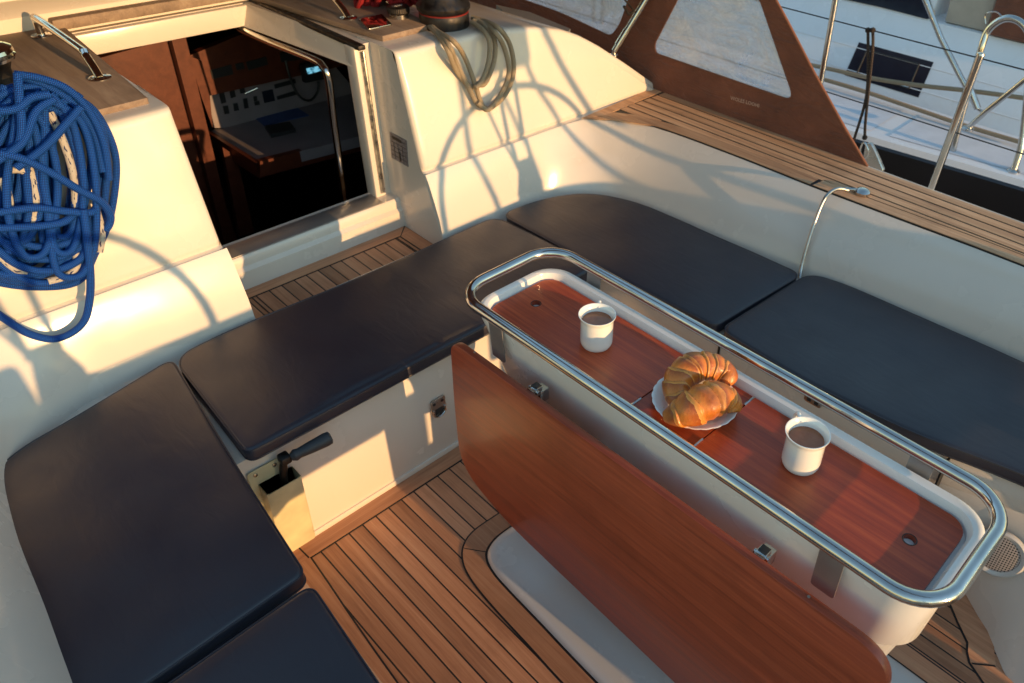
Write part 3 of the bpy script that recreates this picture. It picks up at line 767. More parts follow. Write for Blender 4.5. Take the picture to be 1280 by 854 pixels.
# hanging leaf
g = G(); P = rpoly([(-1.285, .698), (-1.302, .45), (-1.305, .225), (-1.12, .155), (-.30, .095), (-.075, .085), (-.088, .45), (-.102, .704)], [.045, .2, .12, .12, .1, .10, .3, .075], 10)
g.prism(P, 0, .022, .005, 0, lambda c: (c.x, .843 + c.z + (.72 - c.y) * .012, c.y), smooth=True)
lf = g.build('table_leaf', 'leaf', tb, autosmooth=30); lf['label'] = 'wide varnished leaf hanging down on the port side'
for x in (-1.008, -.381):
    g = G(); g.box(x - .013, x + .013, .882, .909, .655, .690, .002); g.box(x - .011, x + .011, .862, .889, .688, .704, .001)
    g.tube([(x - .016, .875, .694), (x + .016, .875, .694)], .006, 0, 10); g.box(x - .009, x + .009, .872, .890, .7035, .706, .0005, 1)
    g.build('leaf_catch', ['steel', 'black'], tb)
# small screws on the leaf edge
g = G()
for x in (-1.20, -.27): g = G(); g.lathe([(.003, 0), (.003, .001)], (x, .855, .7035), (0, 0, 1), 10); g.build('screw', 'brushed', tb)

# ================================================================ BREAKFAST
def mug(c, ang, name_label):
    t = thing('mug', c, name_label, 'mug')
    g = G(); H = .086; R = .0385
    prof = [(.028, .0), (.0345, .001), (.0372, .006), (R - .0004, .012), (R, .02), (R, H - .014), (R + .0015, H - .008), (R + .0052, H - .001), (R + .0050, H + .0008), (R + .0030, H + .0004), (R - .0015, H - .006), (R - .0035, H - .012), (R - .0040, .02), (R - .008, .007), (.0, .006)]
    g.lathe(prof, c, n=56, cap=False); g.add([V(c) + V((.028 * math.cos(a), .028 * math.sin(a), 0)) for a in np.linspace(0, 6.2832, 29)[:-1]], [list(range(28))])
    g.build('cup', 'porc', t)
    d = V((math.cos(ang), math.sin(ang), 0)); c = V(c); g = G()
    g.tube([c + d * (R - .002) + V((0, 0, H - .010)), c + d * (R + .016) + V((0, 0, H - .004)), c + d * (R + .027) + V((0, 0, H - .016)), c + d * (R + .028) + V((0, 0, H - .04)), c + d * (R + .016) + V((0, 0, .020)), c + d * (R - .002) + V((0, 0, .016))], .0045, 0, 12, sm=7)
    g.build('handle', 'porc', t)
    g = G(); g.lathe([(0, H - .0185), (R - .009, H - .0185), (R - .0052, H - .0182), (R - .0040, H - .0170)], c, n=48, cap=False); g.build('coffee', 'coffee', t)
mug((-.982, 1.048, .7505), 2.25, 'white mug of coffee at the forward end of the table')
mug((-.435, 1.070, .7505), 2.45, 'white mug of coffee beside the aft hinge, on the right of the croissants')
g = G(); pc = V((-.687, 1.050, .7505)); n = 96; rows = []
for r, z in ((.03, 0), (.052, 0), (.056, .002), (.070, .010), (.086, .0165), (.0905, .0185), (.0925, .0195), (.0905, .0203), (.085, .0185), (.069, .012), (.055, .0045), (.0, .0035)):
    row = []
    for k in range(n):
        a = 2 * math.pi * k / n; rr = r * (1 + (.018 * abs(math.sin(a * 12)) if r > .084 else 0)); row.append(pc + V((rr * math.cos(a), rr * math.sin(a), z)))
    rows.append(row)
g.grid(rows, 0, True); g.add(rows[0], [list(range(n))]); g.build('plate', 'porc', None, 'white scalloped plate holding two croissants in the middle of the table', 'plate')

def croissant(path, rmax, label, nseg=8, seed=1, prof=None, squash=.85, rtip=.010):
    """path: points, fat in the middle; stepped layers give the rolled look"""
    rnd = random.Random(seed); pts = crom([V(p) for p in path], 28); L = len(pts); n = 48
    T = [(pts[min(L - 1, i + 1)] - pts[max(0, i - 1)]).normalized() for i in range(L)]
    acc = [0]
    for i in range(1, L): acc.append(acc[-1] + (pts[i] - pts[i - 1]).length)
    tot = acc[-1]; vs = []; uv = []; rows = []; sg = []
    edges = [0]; 
    for k in range(nseg): edges.append(edges[-1] + rnd.uniform(.8, 1.25))
    edges = [e / edges[-1] for e in edges]; lat = [rnd.uniform(-.4, .4) for _ in edges]
    def seg(t):
        for k in range(nseg):
            if t < edges[k + 1] or k == nseg - 1: return k + (t - edges[k]) / (edges[k + 1] - edges[k])
    for i in range(L):
        t = acc[i] / tot; up = V((0, 0, 1)); s_ = T[i].cross(up).normalized(); u = s_.cross(T[i]).normalized()
        base = rtip + (rmax - rtip) * (math.sin(math.pi * min(1, max(0, t))) ** .75)
        row = []; ur = []
        for k in range(n):
            a = 2 * math.pi * k / n
            tt = min(.999, max(0, t + .022 * math.sin(a + lat[3] * 3) + .012 * math.sin(3 * a + 2)))
            q = seg(tt); fr = q - int(q); c = abs(tt - .5) * 2; dirn = 1 if tt < .5 else -1
            w = fr if dirn > 0 else 1 - fr       # each layer steps down away from the centre
            stp = .90 + .12 * (math.sin(min(1, w * 1.15) * math.pi / 2) ** .8) - (.12 * max(0, (w - .9) / .1))
            bumpy = 1 + .025 * math.sin(5 * a + 11 * t) + .02 * math.sin(13 * t + 2 * a)
            r = base * stp * bumpy
            row.append(pts[i] + s_ * (math.cos(a) * r) + u * (math.sin(a) * r * squash)); ur.append(w)
        rows.append(row); sg.append(ur)
    g = G(); fs = []; uvs = []
    for i in range(L - 1):
        for k in range(n):
            w = (k + 1) % n; fs.append([i * n + k, i * n + w, (i + 1) * n + w, (i + 1) * n + k])
            uvs.append([(0, sg[i][k]), (1, sg[i][w]), (1, sg[i + 1][w]), (0, sg[i + 1][k])])
    fs.append(list(range(n))); uvs.append([(0, .5)] * n); fs.append([(L - 1) * n + k for k in range(n)]); uvs.append([(0, .5)] * n)
    g.add([p for r in rows for p in r], fs, 0, uvs); o = g.build('croissant', 'crust', None, label, 'croissant', autosmooth=180)
    return o
croissant([onz(850, 506, .783), onz(845, 489, .788), onz(851, 471, .799), onz(868, 459, .805), onz(890, 459, .802), onz(908, 468, .792), onz(904, 478, .785)], .0375,
          'croissant at the back of the plate, curling from the left round the far rim', 8, 3, rtip=.016)
croissant([onz(830, 521, .776), onz(845, 518, .786), onz(864, 511, .801), onz(884, 501, .810), onz(902, 498, .804), onz(914, 505, .789), onz(916, 516, .777)], .043,
          'croissant at the front of the plate with a dark crusty bulge facing the camera', 5, 9, rtip=.013)
g = G(); rnd = random.Random(4)
for k in range(26):
    a = rnd.uniform(2.2, 5.6); rr = rnd.uniform(.062, .082) if k < 18 else rnd.uniform(.10, .15); q = pc + V((rr * math.cos(a), rr * math.sin(a) * (1 if k < 18 else .6), .008 + (rr - .056) * .62 if k < 18 else .0015)); w = rnd.uniform(.0006, .0016)
    g.add([q + V((w, 0, 0)), q + V((-w, w, 0)), q + V((0, -w, .0003)), q + V((0, 0, w))], [[0, 1, 2], [0, 1, 3], [1, 2, 3], [0, 2, 3]])
g.build('crumbs', 'crumb', None, 'scattered golden crumbs around the croissants on the plate', 'crumbs', kind='stuff')

# ================================================================ FITTINGS ON THE SEAT FRONT
t = thing('winch_handle_pocket', (-1.556, .44, .03), 'yellowed plastic pocket screwed to the white seat front, holding a winch handle', 'holder')
g = G()
fr = [(.370, .365), (.462, .365), (.470, .05), (.392, .03)]
g.prism(rpoly([(.375, .362), (.468, .362), (.474, .045), (.385, .040)], .012, 4), 0, .003, .001, 0, lambda c: (-1.5555 + c.z, c.x, c.y))
def pocket_sec(z):
    k = (z - .04) / .27; return (.392 + .002 * k, .488 - .0 * k, .028 + .022 * k)
rows = []
for z in (.04, .042, .10, .18, .26, .312):
    a, b, d = pocket_sec(z)
    rows.append([(-1.551, a, z), (-1.551 + d - .004, a, z - .0), (-1.551 + d, a + .006, z - (.0)), (-1.551 + d, b - .006, z), (-1.551 + d - .004, b, z), (-1.551, b, z)])
g.grid(rows, 0, True)
g.add(rows[0], [[0, 1, 2, 3, 4, 5]])
rows = [[(p[0] - (.002 if p[0] > -1.54 else 0), p[1] + (.002 if p[1] < .43 else -.002), p[2]) for p in r] for r in rows[1:]]
g.grid(rows, 0, True); g.build('pocket', 'pocket', t)
for y in (.395, .447):
    g = G(); g.lathe([(.006, 0), (.006, .002), (.003, .0035)], (-1.5525, y, .347), (1, 0, 0), 14); g.build('screw', 'brushed', t)
t = thing('cranking_handle', (-1.53, .45, .2), 'winch handle with black grip standing in the yellowed pocket', 'winch handle')
g = G(); g.tube([(-1.532, .442, .14), (-1.530, .452, .30), (-1.522, .462, .372), (-1.520, .466, .386)], .0105, 0, 10, sm=4); g.box(-1.538, -1.505, .452, .480, .368, .392, .006); g.build('arm', 'darkmetal', t)
g = G(); a = V((-1.508, .478, .386)); b = V((-1.485, .583, .402)); g.tube([a, a.lerp(b, .1), a.lerp(b, .2), a.lerp(b, .5), a.lerp(b, .85), a.lerp(b, .97), b], [.010, .016, .0135, .0165, .0185, .017, .010], 0, 16); g.build('grip', 'grip', t)
t = thing('locker_latch', (-1.555, .957, .18), 'small steel flush lift latch on the white seat front beside the table leaf', 'latch')
g = G(); g.prism(rpoly([(.930, .252), (.984, .252), (.984, .19), (.957, .172), (.930, .19)], .012, 5), 0, .005, .0015, 0, lambda c: (-1.5600 + c.z, c.x, c.y)); g.build('plate', 'brushed', t)
g = G(); g.tube([(-1.553, .936, .212), (-1.552, .936, .192), (-1.552, .957, .179), (-1.552, .978, .192), (-1.553, .978, .212)], .0028, 0, 8, sm=5); g.build('ring', 'steel', t)
g = G()
for y in (.942, .972): g.lathe([(.0055, 0), (.0055, .001)], (-1.5546, y, .236), (1, 0, 0), 12)
g.box(-1.5552, -1.5538, .943, .971, .190, .212, .0005); g.build('recess', 'black', t)
t = thing('bench_latch', (-.685, 1.655, .35), 'small steel latch on the starboard bench front, seen just under the table rail', 'latch')
g = G(); g.prism(rpoly([(-.712, .40), (-.655, .40), (-.655, .362), (-.712, .362)], .01, 4), 0, .006, .001, 0, lambda c: (c.x, 1.6605 - c.z, c.y)); g.build('plate', 'steel', t)
g = G(); g.box(-.702, -.69, 1.6525, 1.655, .368, .394, .001); g.box(-.678, -.665, 1.6525, 1.655, .368, .394, .001); g.build('slot', 'black', t)
# speaker
t = thing('cockpit_speaker', (-.10, 1.69, .1), 'round flush loudspeaker with perforated grille in the starboard bench front', 'speaker')
sc = V((-.098, 1.688, .20)); ax = V((.20, -1, .25)).normalized()
g = G(); g.lathe([(.070, -.004), (.070, .004), (.064, .008), (.056, .006), (.053, .004)], sc, ax, 48, cap=False); g.build('rim', 'gel2', t)
g = G(); g.lathe([(.0, .0075), (.03, .007), (.0535, .0045)], sc, ax, 40, cap=False); g.build('grille', 'perf', t)
# stainless tube and clip at the coaming
t = thing('seatback_tube', (-1.03, 2.13, .44), 'bent stainless tube running from the coaming teak down between the two starboard cushions', 'tube')
g = G(); g.tube([ony(1000, 352, 2.09), ony(1001, 338, 2.12), ony(1012, 297, 2.17), ony(1026, 258, 2.225), ony(1036, 242, 2.262), ony(1048, 236, 2.305), ony(1060, 238, 2.34)], .0062, 0, 12, sm=6); g.build('tube', 'brushed', t)
g = G(); c = onz(1078, 240, .672); g.lathe([(.026, -.006), (.027, .003), (.020, .010), (.008, .013), (0, .013)], c, n=28, cap=False); g.tube([onz(1056, 236, .674), c + V((0, 0, .006))], .006, 0, 10); g.build('clip', 'steel', t)

# ================================================================ SIDE WALL LABEL
g = G(); g.prism([(-2.340, .648), (-2.236, .648), (-2.226, .752), (-2.330, .752)], 0, .0015, 0, 0, lambda c: (c.x, 1.3745 - c.z, c.y))
gl = g.build('instruction_label', 'label', None, 'grey printed metal label on the white wall right of the companionway', 'label')
g = G()
for i in range(1, 6): z = .648 + .104 * i / 6; dx = .01 * i / 6; g.box(-2.336 + dx, -2.24 + dx, 1.3722, 1.3728, z, z + .0012)
for i in range(1, 4): x = -2.338 + .104 * i / 4; g.box(x, x + .0012, 1.3722, 1.3728, .65, .72)
g.box(-2.315, -2.26, 1.3722, 1.3728, .730, .742); g.box(-2.285, -2.276, 1.3718, 1.3728, .655, .69)
g.build('print', 'black', gl)

# ================================================================ WINCHES
def winch(c, label, sc=1.0, tilt=(0, 0, 1), drum='darkmetal'):
    t = thing('winch', c, label, 'winch'); f = lambda P: [(r * sc, z * sc) for r, z in P]
    g = G(); g.lathe(f([(.060, 0), (.062, .004), (.062, .030), (.060, .034)]), c, tilt, 48); g.build('base', 'darkmetal', t)
    g = G(); g.lathe(f([(.0605, .0335), (.0622, .0345), (.0622, .0360), (.0605, .037)]), c, tilt, 48); g.build('ring', 'red', t)
    g = G(); g.lathe(f([(.061, .038), (.066, .044), (.067, .052), (.060, .062), (.047, .075), (.041, .095), (.041, .125), (.047, .140), (.050, .145)]), c, tilt, 48); g.build('drum', drum, t)
    g = G(); g.lathe(f([(.048, .145), (.058, .148), (.060, .154), (.052, .158), (.060, .163), (.058, .170), (.045, .176), (.020, .178), (.0, .178)]), c, tilt, 48, cap=False); g.build('crown', 'steel', t)
    return t
winch((-2.375, 1.680, 1.054), 'dark self-tailing winch on the starboard cabin top with grey rope hanging from it', 1.42)
winch((-2.36, .322, 1.056), 'chrome-topped winch on the port cabin top, wrapped with blue rope', 1.15)
# throttle knob, steel plate
g = G(); g.prism(rpoly([(-2.555, 1.445), (-2.555, 1.540), (-2.43, 1.500), (-2.43, 1.405)], .008, 3), 1.0745, 1.080, .001); g.build('steel_plate', 'steel', None, 'small mirror-polished square plate on the starboard teak slab beside the round cap', 'plate')
t = thing('round_cap', (-2.50, 1.575, 1.074), 'dark round knurled cap on the starboard teak slab behind the steel plate', 'cap')
g = G(); g.lathe([(.036, 0), (.036, .014), (.038, .016)], (-2.50, 1.575, 1.0745), n=40); g.build('collar', 'steel', t)
g = G(); prof = []; c = V((-2.50, 1.575, 1.090)); rows = []
for r, z in ((.034, .001), (.038, .004), (.038, .020), (.034, .024), (.02, .0245)):
    rows.append([c + V(((r + (.0012 if k % 2 and r > .035 else 0)) * math.cos(k * math.pi / 36), (r + (.0012 if k % 2 and r > .035 else 0)) * math.sin(k * math.pi / 36), z)) for k in range(72)])
g.grid(rows, 0, True); g.add(rows[-1], [list(range(72))]); g.build('knob', 'darkmetal', t)
vs, fs = text_mesh('1500', .020, .0004, lambda p: (c.x + .010 - (p.y), c.y - .026 + p.x, c.z + .0255 + p.z)); g = G(); g.add(vs, fs, 0, None, False); g.build('lettering', 'numerals', t)

# ================================================================ HANDRAILS
def handrail(a, b, h, label, lift=.0):
    t = thing('handrail', tuple(a), label, 'handrail'); a, b = V(a), V(b); d = (b - a).normalized(); g = G()
    g.tube([a, a + V((0, 0, h * .75)) + d * .004, a + V((0, 0, h)) + d * .03, b + V((0, 0, h)) - d * .10, b + V((0, 0, h * .9)) - d * .075, b + V((0, 0, h * .45)) - d * .03, b], .0115, 0, 14, sm=7); g.build('bar', 'steel', t)
    for p in (a, b):
        g = G(); g.lathe([(.030, 0), (.030, .0025), (.022, .004), (.012, .005)], p, n=24)
        for k in range(3): g.lathe([(.004, 0), (.003, .001)], p + V((.021 * math.cos(k * 2.1), .021 * math.sin(k * 2.1), .0038)), n=8)
        g.build('foot', 'steel', t)
handrail((-3.035, .590, 1.0745), (-2.525, .590, 1.0745), .058, 'stainless handrail on the port teak slab above the blue rope')
handrail((-3.2, 1.40, 1.0745), (-2.600, 1.432, 1.0745), .060, 'stainless handrail on the starboard teak slab at the top of the picture')

# ================================================================ BLUE ROPE COIL (hangs from the port winch)
def xr(z, d=0): return xface(max(.45, z)) + .012 + d
def bp(px, py, d=0.0):
    p = onx(px, py, -2.12)
    for _ in range(4): p = onx(px, py, xr(p.z, d))
    return p
def strand(g, P, d, mi=0, r=.0094, closed=False):
    dd = d if isinstance(d, list) else [d] * len(P)
    g.tube([bp(x, y, q) for (x, y), q in zip(P, dd)], r, mi, 10, closed, sm=7)
g = G(); rnd = random.Random(5); RB = .0108
# long hanging turns, outer to inner
RB = .0088
for k in range(6):      # outer closed turns
    s_ = 1 - k * .10; cx = 40 + rnd.uniform(-8, 6) - 8 * (1 - s_); cyT = 104 + (1 - s_) * 50 + rnd.uniform(-4, 8); cyB = 362 - (1 - s_) * 40 + rnd.uniform(-10, 3)
    w = 94 * s_ + rnd.uniform(-4, 3); ym = (cyT + cyB) / 2; hh = (cyB - cyT) / 2; P = []
    for j in range(14):
        a = 2 * math.pi * j / 14 + .2; ca, sa = math.cos(a), math.sin(a)
        P.append((cx + w * (abs(ca) ** .74) * (1 if ca > 0 else -1) + rnd.uniform(-4, 4) + (6 if sa < 0 else 0), ym + hh * (abs(sa) ** .85) * (1 if sa > 0 else -1) + rnd.uniform(-4, 4)))
    strand(g, P, .004 + (k % 4) * .017 + rnd.uniform(0, .006), r=RB, closed=True)
for k in range(19):     # long drooping bights of uneven length
    cx = rnd.uniform(-6, 92); yb = rnd.uniform(286, 360) - abs(cx - 60) * .22; w = rnd.uniform(12, 44); x1 = 26 + rnd.uniform(-22, 40); x2 = x1 + rnd.uniform(8, 46); d = .010 + .0125 * (k % 6)
    L, Rr = cx - w, min(130, cx + w)
    strand(g, [(x1, 112 + rnd.uniform(-8, 24)), (L * .6 + x1 * .4, 160 + rnd.uniform(-12, 12)), (L + rnd.uniform(-5, 5), 225), (L + rnd.uniform(-4, 6), yb - 48), (L + w * .45, yb - 9), (cx, yb), (Rr - w * .4, yb - 10), (Rr, yb - 50), (Rr + rnd.uniform(-6, 5), 220), (Rr * .7 + x2 * .3, 160 + rnd.uniform(-12, 12)), (x2, 120 + rnd.uniform(-6, 20))], d, r=RB)
# bottom swags
for k in range(4):
    yb = 306 + 15 * k; strand(g, [(-20, yb - 40), (20, yb - 6), (60, yb + 3), (100, yb - 12), (122 - k * 2, yb - 50)], .055 + .006 * (k % 3))
# wraps across the middle
strand(g, [(-20, 268), (10, 264), (45, 260), (80, 264), (112, 266), (124, 257)], [.07, .078, .085, .085, .08, .06])
strand(g, [(-20, 286), (10, 285), (48, 283), (78, 278), (92, 268)], [.07, .078, .085, .083, .07])
strand(g, [(-20, 190), (20, 196), (60, 214), (100, 238), (126, 252), (138, 270), (133, 286), (122, 280)], [.09, .10, .10, .095, .085, .07, .06, .05])
# strands round the winch, near the top
strand(g, [(22, 92), (24, 120), (27, 160), (20, 185), (-6, 192)], [.09, .10, .10, .09, .08])
strand(g, [(-12, 140), (20, 136), (40, 122), (62, 118)], .105)
strand(g, [(-10, 205), (28, 178), (45, 140), (68, 124)], [.09, .1, .105, .10])
strand(g, [(20, 210), (55, 185), (80, 158), (101, 134)], [.09, .1, .105, .10])
strand(g, [(18, 93), (50, 98), (85, 112), (112, 140), (130, 180), (136, 225)], [.05, .055, .06, .06, .06, .05])
strand(g, [(28, 96), (60, 108), (92, 130), (118, 168), (128, 215)], [.04, .045, .05, .05, .05])
# white rope showing through
for P in ([(14, 212), (30, 214), (48, 232), (50, 262), (40, 280)], [(62, 140), (80, 180), (92, 220), (95, 262)], [(30, 200), (42, 225), (44, 255), (40, 275)], [(92, 300), (96, 330), (84, 345), (60, 352)], [(-10, 300), (2, 322), (18, 336), (34, 340)], [(120, 262), (127, 290), (124, 315)], [(2, 222), (10, 245), (12, 262)]):
    strand(g, P, .058, 1, .0092)
# the long tail that hangs in a loop below
strand(g, [(104, 262), (109, 300), (113, 345), (112, 375), (106, 400), (90, 416), (66, 424), (38, 418), (14, 404), (-15, 384)], [.088, .09, .07, .05, .035, .03, .03, .03, .03, .03])
g.build('blue_rope_coil', ['rope_blue', 'rope_white'], None, 'thick hank of blue braided rope with white flecked rope inside, hanging on the left bulkhead', 'rope')

# ================================================================ GREY ROPE COIL (starboard winch)
g = G()
def rp(px, py, d):
    p = onx(px, py, -2.17)
    for _ in range(4): p = onx(px, py, xface(p.z) + .012 + d) if p.z < 1.04 else onx(px, py, -2.17)
    return p
def gs(L, r=.0088):
    g.tube([rp(x, y, d) if k == 'f' else onz(x, y, d) for k, x, y, d in L], r, 0, 10, sm=8)
top1 = [('z', 530, 24, 1.075), ('z', 545, 38, 1.070)]
gs(top1 + [('f', 567, 52, .01), ('f', 580, 70, .012), ('f', 592, 100, .012), ('f', 600, 125, .012), ('f', 606, 137, .012)])
gs(top1 + [('f', 562, 58, .01), ('f', 570, 78, .01), ('f', 583, 104, .012), ('f', 597, 130, .015), ('f', 612, 137, .015)])
gs([('z', 534, 30, 1.070), ('z', 548, 45, 1.066), ('f', 560, 64, .005), ('f', 571, 90, .005), ('f', 588, 108, .005), ('f', 600, 104, .02)])
gs([('z', 590, 22, 1.072), ('z', 605, 26, 1.070), ('f', 624, 36, .01), ('f', 638, 58, .015), ('f', 642, 90, .012), ('f', 632, 118, .012), ('f', 615, 134, .012), ('f', 606, 137, .02)])
gs([('z', 592, 26, 1.072), ('z', 606, 30, 1.068), ('f', 620, 42, .01), ('f', 631, 62, .03), ('f', 636, 92, .03), ('f', 625, 120, .03), ('f', 610, 137, .03), ('f', 597, 128, .03)])
gs([('z', 594, 24, 1.072), ('z', 608, 34, 1.066), ('f', 618, 50, .012), ('f', 618, 74, .02), ('f', 610, 98, .02), ('f', 604, 106, .02), ('f', 598, 106, .02)])
gs([('z', 590, 28, 1.072), ('z', 604, 38, 1.064), ('f', 612, 54, .03), ('f', 610, 80, .035), ('f', 602, 102, .035), ('f', 594, 110, .035)])
g.build('grey_rope_coil', 'rope_grey', None, 'weathered grey rope hanging in loops from the starboard winch over the white bulkhead', 'rope')
# red rope heap
g = G(); rnd = random.Random(11); c = onz(494, 4, 1.10); c.z = 1.076
for k in range(26):
    a0 = rnd.uniform(0, 6.28); R_ = rnd.uniform(.035, .08); ox, oy = rnd.uniform(-.24, .0), rnd.uniform(-.07, .15); h = rnd.uniform(.012, .10)
    g.tube([c + V((ox + R_ * math.cos(a0 + t), oy + R_ * .8 * math.sin(a0 + t), h + .03 * math.sin(2 * t + k))) for t in np.linspace(0, 5.2, 14)], .0105, 0, 8, sm=3)
g.build('red_rope_heap', 'rope_red', None, 'tangled heap of red rope behind the starboard winch at the top edge', 'rope')

# ================================================================ CABIN: NAV STATION
XN = -3.60
t = thing('chart_table', (-3.4, 1.5, -.9), 'chart table with pale instrument panel seen through the dark companionway', 'chart table')
def facex(g, px, x, th=.01, mi=0, dx=0):
    P = [onx(a, b, x) for a, b in px]; n = len(P)
    g.add(P + [p - V((th, 0, 0)) for p in P], [list(range(n)), [n + i for i in range(n)][::-1]] + [[i, (i + 1) % n, n + (i + 1) % n, n + i] for i in range(n)], mi, None, False)
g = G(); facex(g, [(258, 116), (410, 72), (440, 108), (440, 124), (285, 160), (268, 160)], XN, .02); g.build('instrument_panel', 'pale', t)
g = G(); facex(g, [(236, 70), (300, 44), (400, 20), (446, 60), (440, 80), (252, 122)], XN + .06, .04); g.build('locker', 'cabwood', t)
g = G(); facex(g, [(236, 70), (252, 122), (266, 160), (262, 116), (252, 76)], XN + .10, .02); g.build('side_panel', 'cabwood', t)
g = G()
for q in ([(263, 88), (289, 81), (292, 93), (266, 99)], [(294, 80), (304, 78), (306, 86), (296, 88)], [(308, 78), (333, 71), (335, 81), (311, 88)], [(350, 66), (380, 60), (382, 74), (352, 78)]): g = G(); facex(g, q, XN + .065, .006); g.build('vent_slot', 'black', t)
g = G()
for q in ([(273, 112), (279, 110), (283, 128), (277, 130)], [(286, 109), (292, 107), (295, 121), (289, 123)], [(299, 105), (304, 104), (307, 116), (301, 117)], [(279, 133), (285, 132), (287, 142), (281, 143)], [(292, 130), (297, 129), (299, 138), (293, 139)], [(304, 124), (309, 123), (311, 135), (306, 136)], [(317, 121), (321, 120), (322, 126), (318, 127)], [(318, 128), (324, 126), (325, 131), (319, 132)],
          [(343, 106), (369, 99), (370, 104), (344, 111)], [(346, 121), (371, 113), (373, 118), (347, 125)]): g = G(); facex(g, q, XN + .006, .005); g.build('switch', 'black', t)
g = G(); facex(g, [(328, 115), (341, 112), (344, 126), (331, 129)], XN + .008, .007); g.build('gauge', 'hatchglass', t)
g = G(); P = [onz(250, 158, -.0), onz(305, 200, .0), onz(440, 155, .0), onz(440, 125, 0), onz(290, 150, 0)]
DZ = onx(285, 159, XN).z
P = [onz(262, 163, DZ), onz(325, 202, DZ), onz(460, 168, DZ), onz(458, 122, DZ), onx(440, 123, XN), onx(285, 159, XN)]
P = [V((p.x, p.y, DZ)) for p in P]
g.add(P + [p - V((0, 0, .05)) for p in P], [[0, 1, 2, 3, 4, 5]] + [[i, (i + 1) % 6, 6 + (i + 1) % 6, 6 + i] for i in range(6)], 0, None, False)
g.build('desktop', 'pale', t)
g = G()
xd = P[1].x; facex(g, [(325, 202), (462, 167), (462, 186), (326, 222)], xd + .02, .03)
A_ = [onz(258, 160, DZ), onz(325, 202, DZ)]
g.add([A_[0], A_[1], A_[1] - V((0, 0, .075)), A_[0] - V((0, 0, .075)), A_[0] - V((0, .02, 0)), A_[1] - V((0, .02, 0)), A_[1] - V((0, .02, .075)), A_[0] - V((0, .02, .075))], [[0, 1, 2, 3], [4, 5, 6, 7], [0, 1, 5, 4], [3, 2, 6, 7]], 0, None, False)
facex(g, [(278, 184), (296, 196), (318, 290), (300, 296)], XN + .2, .03)
g.build('desk_front', 'cabwood', t)
g = G(); P = [onz(318, 147, DZ + .004), onz(372, 135, DZ + .004), onz(386, 144, DZ + .004), onz(330, 157, DZ + .004)]
g.add(P + [p - V((0, 0, .003)) for p in P], [[0, 1, 2, 3], [0, 1, 5, 4], [1, 2, 6, 5], [2, 3, 7, 6], [3, 0, 4, 7]], 0, None, False)
M['bluebook'] = simple('blue_chart_cover', (.03, .07, .22), .5)
g.build('chart_book', 'bluebook', None, 'blue chart booklet lying on the chart table inside the cabin', 'booklet')
g = G(); P = [onz(331, 157, DZ + .02), onz(362, 152, DZ + .02), onz(369, 161, DZ + .02), onz(338, 168, DZ + .02)]
g.add(P + [p - V((0, 0, .018)) for p in P], [[0, 1, 2, 3], [0, 1, 5, 4], [1, 2, 6, 5], [2, 3, 7, 6], [3, 0, 4, 7]], 0, None, False)
g.build('black_case', 'black', None, 'small black case lying on the chart table next to the blue booklet', 'case')
t = thing('chart_lamp', tuple(onz(284, 156, DZ)), 'thin swan-neck lamp standing at the left end of the chart table', 'lamp')
g = G(); b0 = onz(284, 156, DZ); g.tube([b0, onx(284, 140, b0.x - .02), onx(288, 131, b0.x), onx(304, 120, b0.x + .02)], .004, 0, 8, sm=5); g.lathe([(.02, 0), (.02, .006)], b0, n=16); g.build('neck', 'darkmetal', t)
g = G(); g.tube([onx(304, 118, b0.x + .02), onx(322, 110, b0.x + .04)], .007, 0, 10); g.build('shade', 'steel', t)
t = thing('radio_display', tuple(onx(400, 100, XN + .1)), 'dark radio display with a lit screen and a hanging curly cable in the cabin', 'radio')
g = G(); facex(g, [(378, 82), (404, 75), (410, 98), (382, 104)], XN + .12, .03); g.build('housing', 'black', t)
g = G(); facex(g, [(383, 86), (402, 82), (404, 88), (385, 93)], XN + .123, .002); g.build('screen', 'lcd', t)
g = G(); g.tube([onx(398, 102, XN + .10), onx(397, 115, XN + .10), onx(389, 125, XN + .1), onx(379, 124, XN + .1), onx(371, 116, XN + .09), onx(366, 106, XN + .08), onx(361, 92, XN + .08), onx(357, 76, XN + .07)], .006, 0, 8, sm=6); g.build('cable', 'black', t)
t = thing('cabin_partition', (-3.3, .9, -.9), 'reddish brown wooden door and post inside the cabin, left of the chart table', 'partition')
g = G(); facex(g, [(120, 74), (214, 48), (300, 310), (240, 330)], -3.45, .03); g.build('panel', 'cabwood', t)
g = G(); facex(g, [(214, 48), (232, 46), (262, 170), (300, 330), (288, 330), (246, 170)], -3.40, .04); g.build('post', 'cabwood', t)
g = G(); g.tube([onx(205, 142, -3.40), onx(208, 146, -3.38), onx(214, 145, -3.38)], .006, 0, 8); g.build('knob', 'steel', t)
g = G(); g.tube([ony(300, 36, 1.26), ony(330, 50, 1.26), ony(390, 74, 1.26), ony(404, 84, 1.262), ony(411, 100, 1.265), ony(417, 150, 1.27), ony(424, 200, 1.27), ony(432, 262, 1.27)], .013, 0, 14, sm=6)
g.build('companionway_grab_rail', 'steel', None, 'bent stainless grab rail inside the companionway opening, lit along its top', 'grab rail')

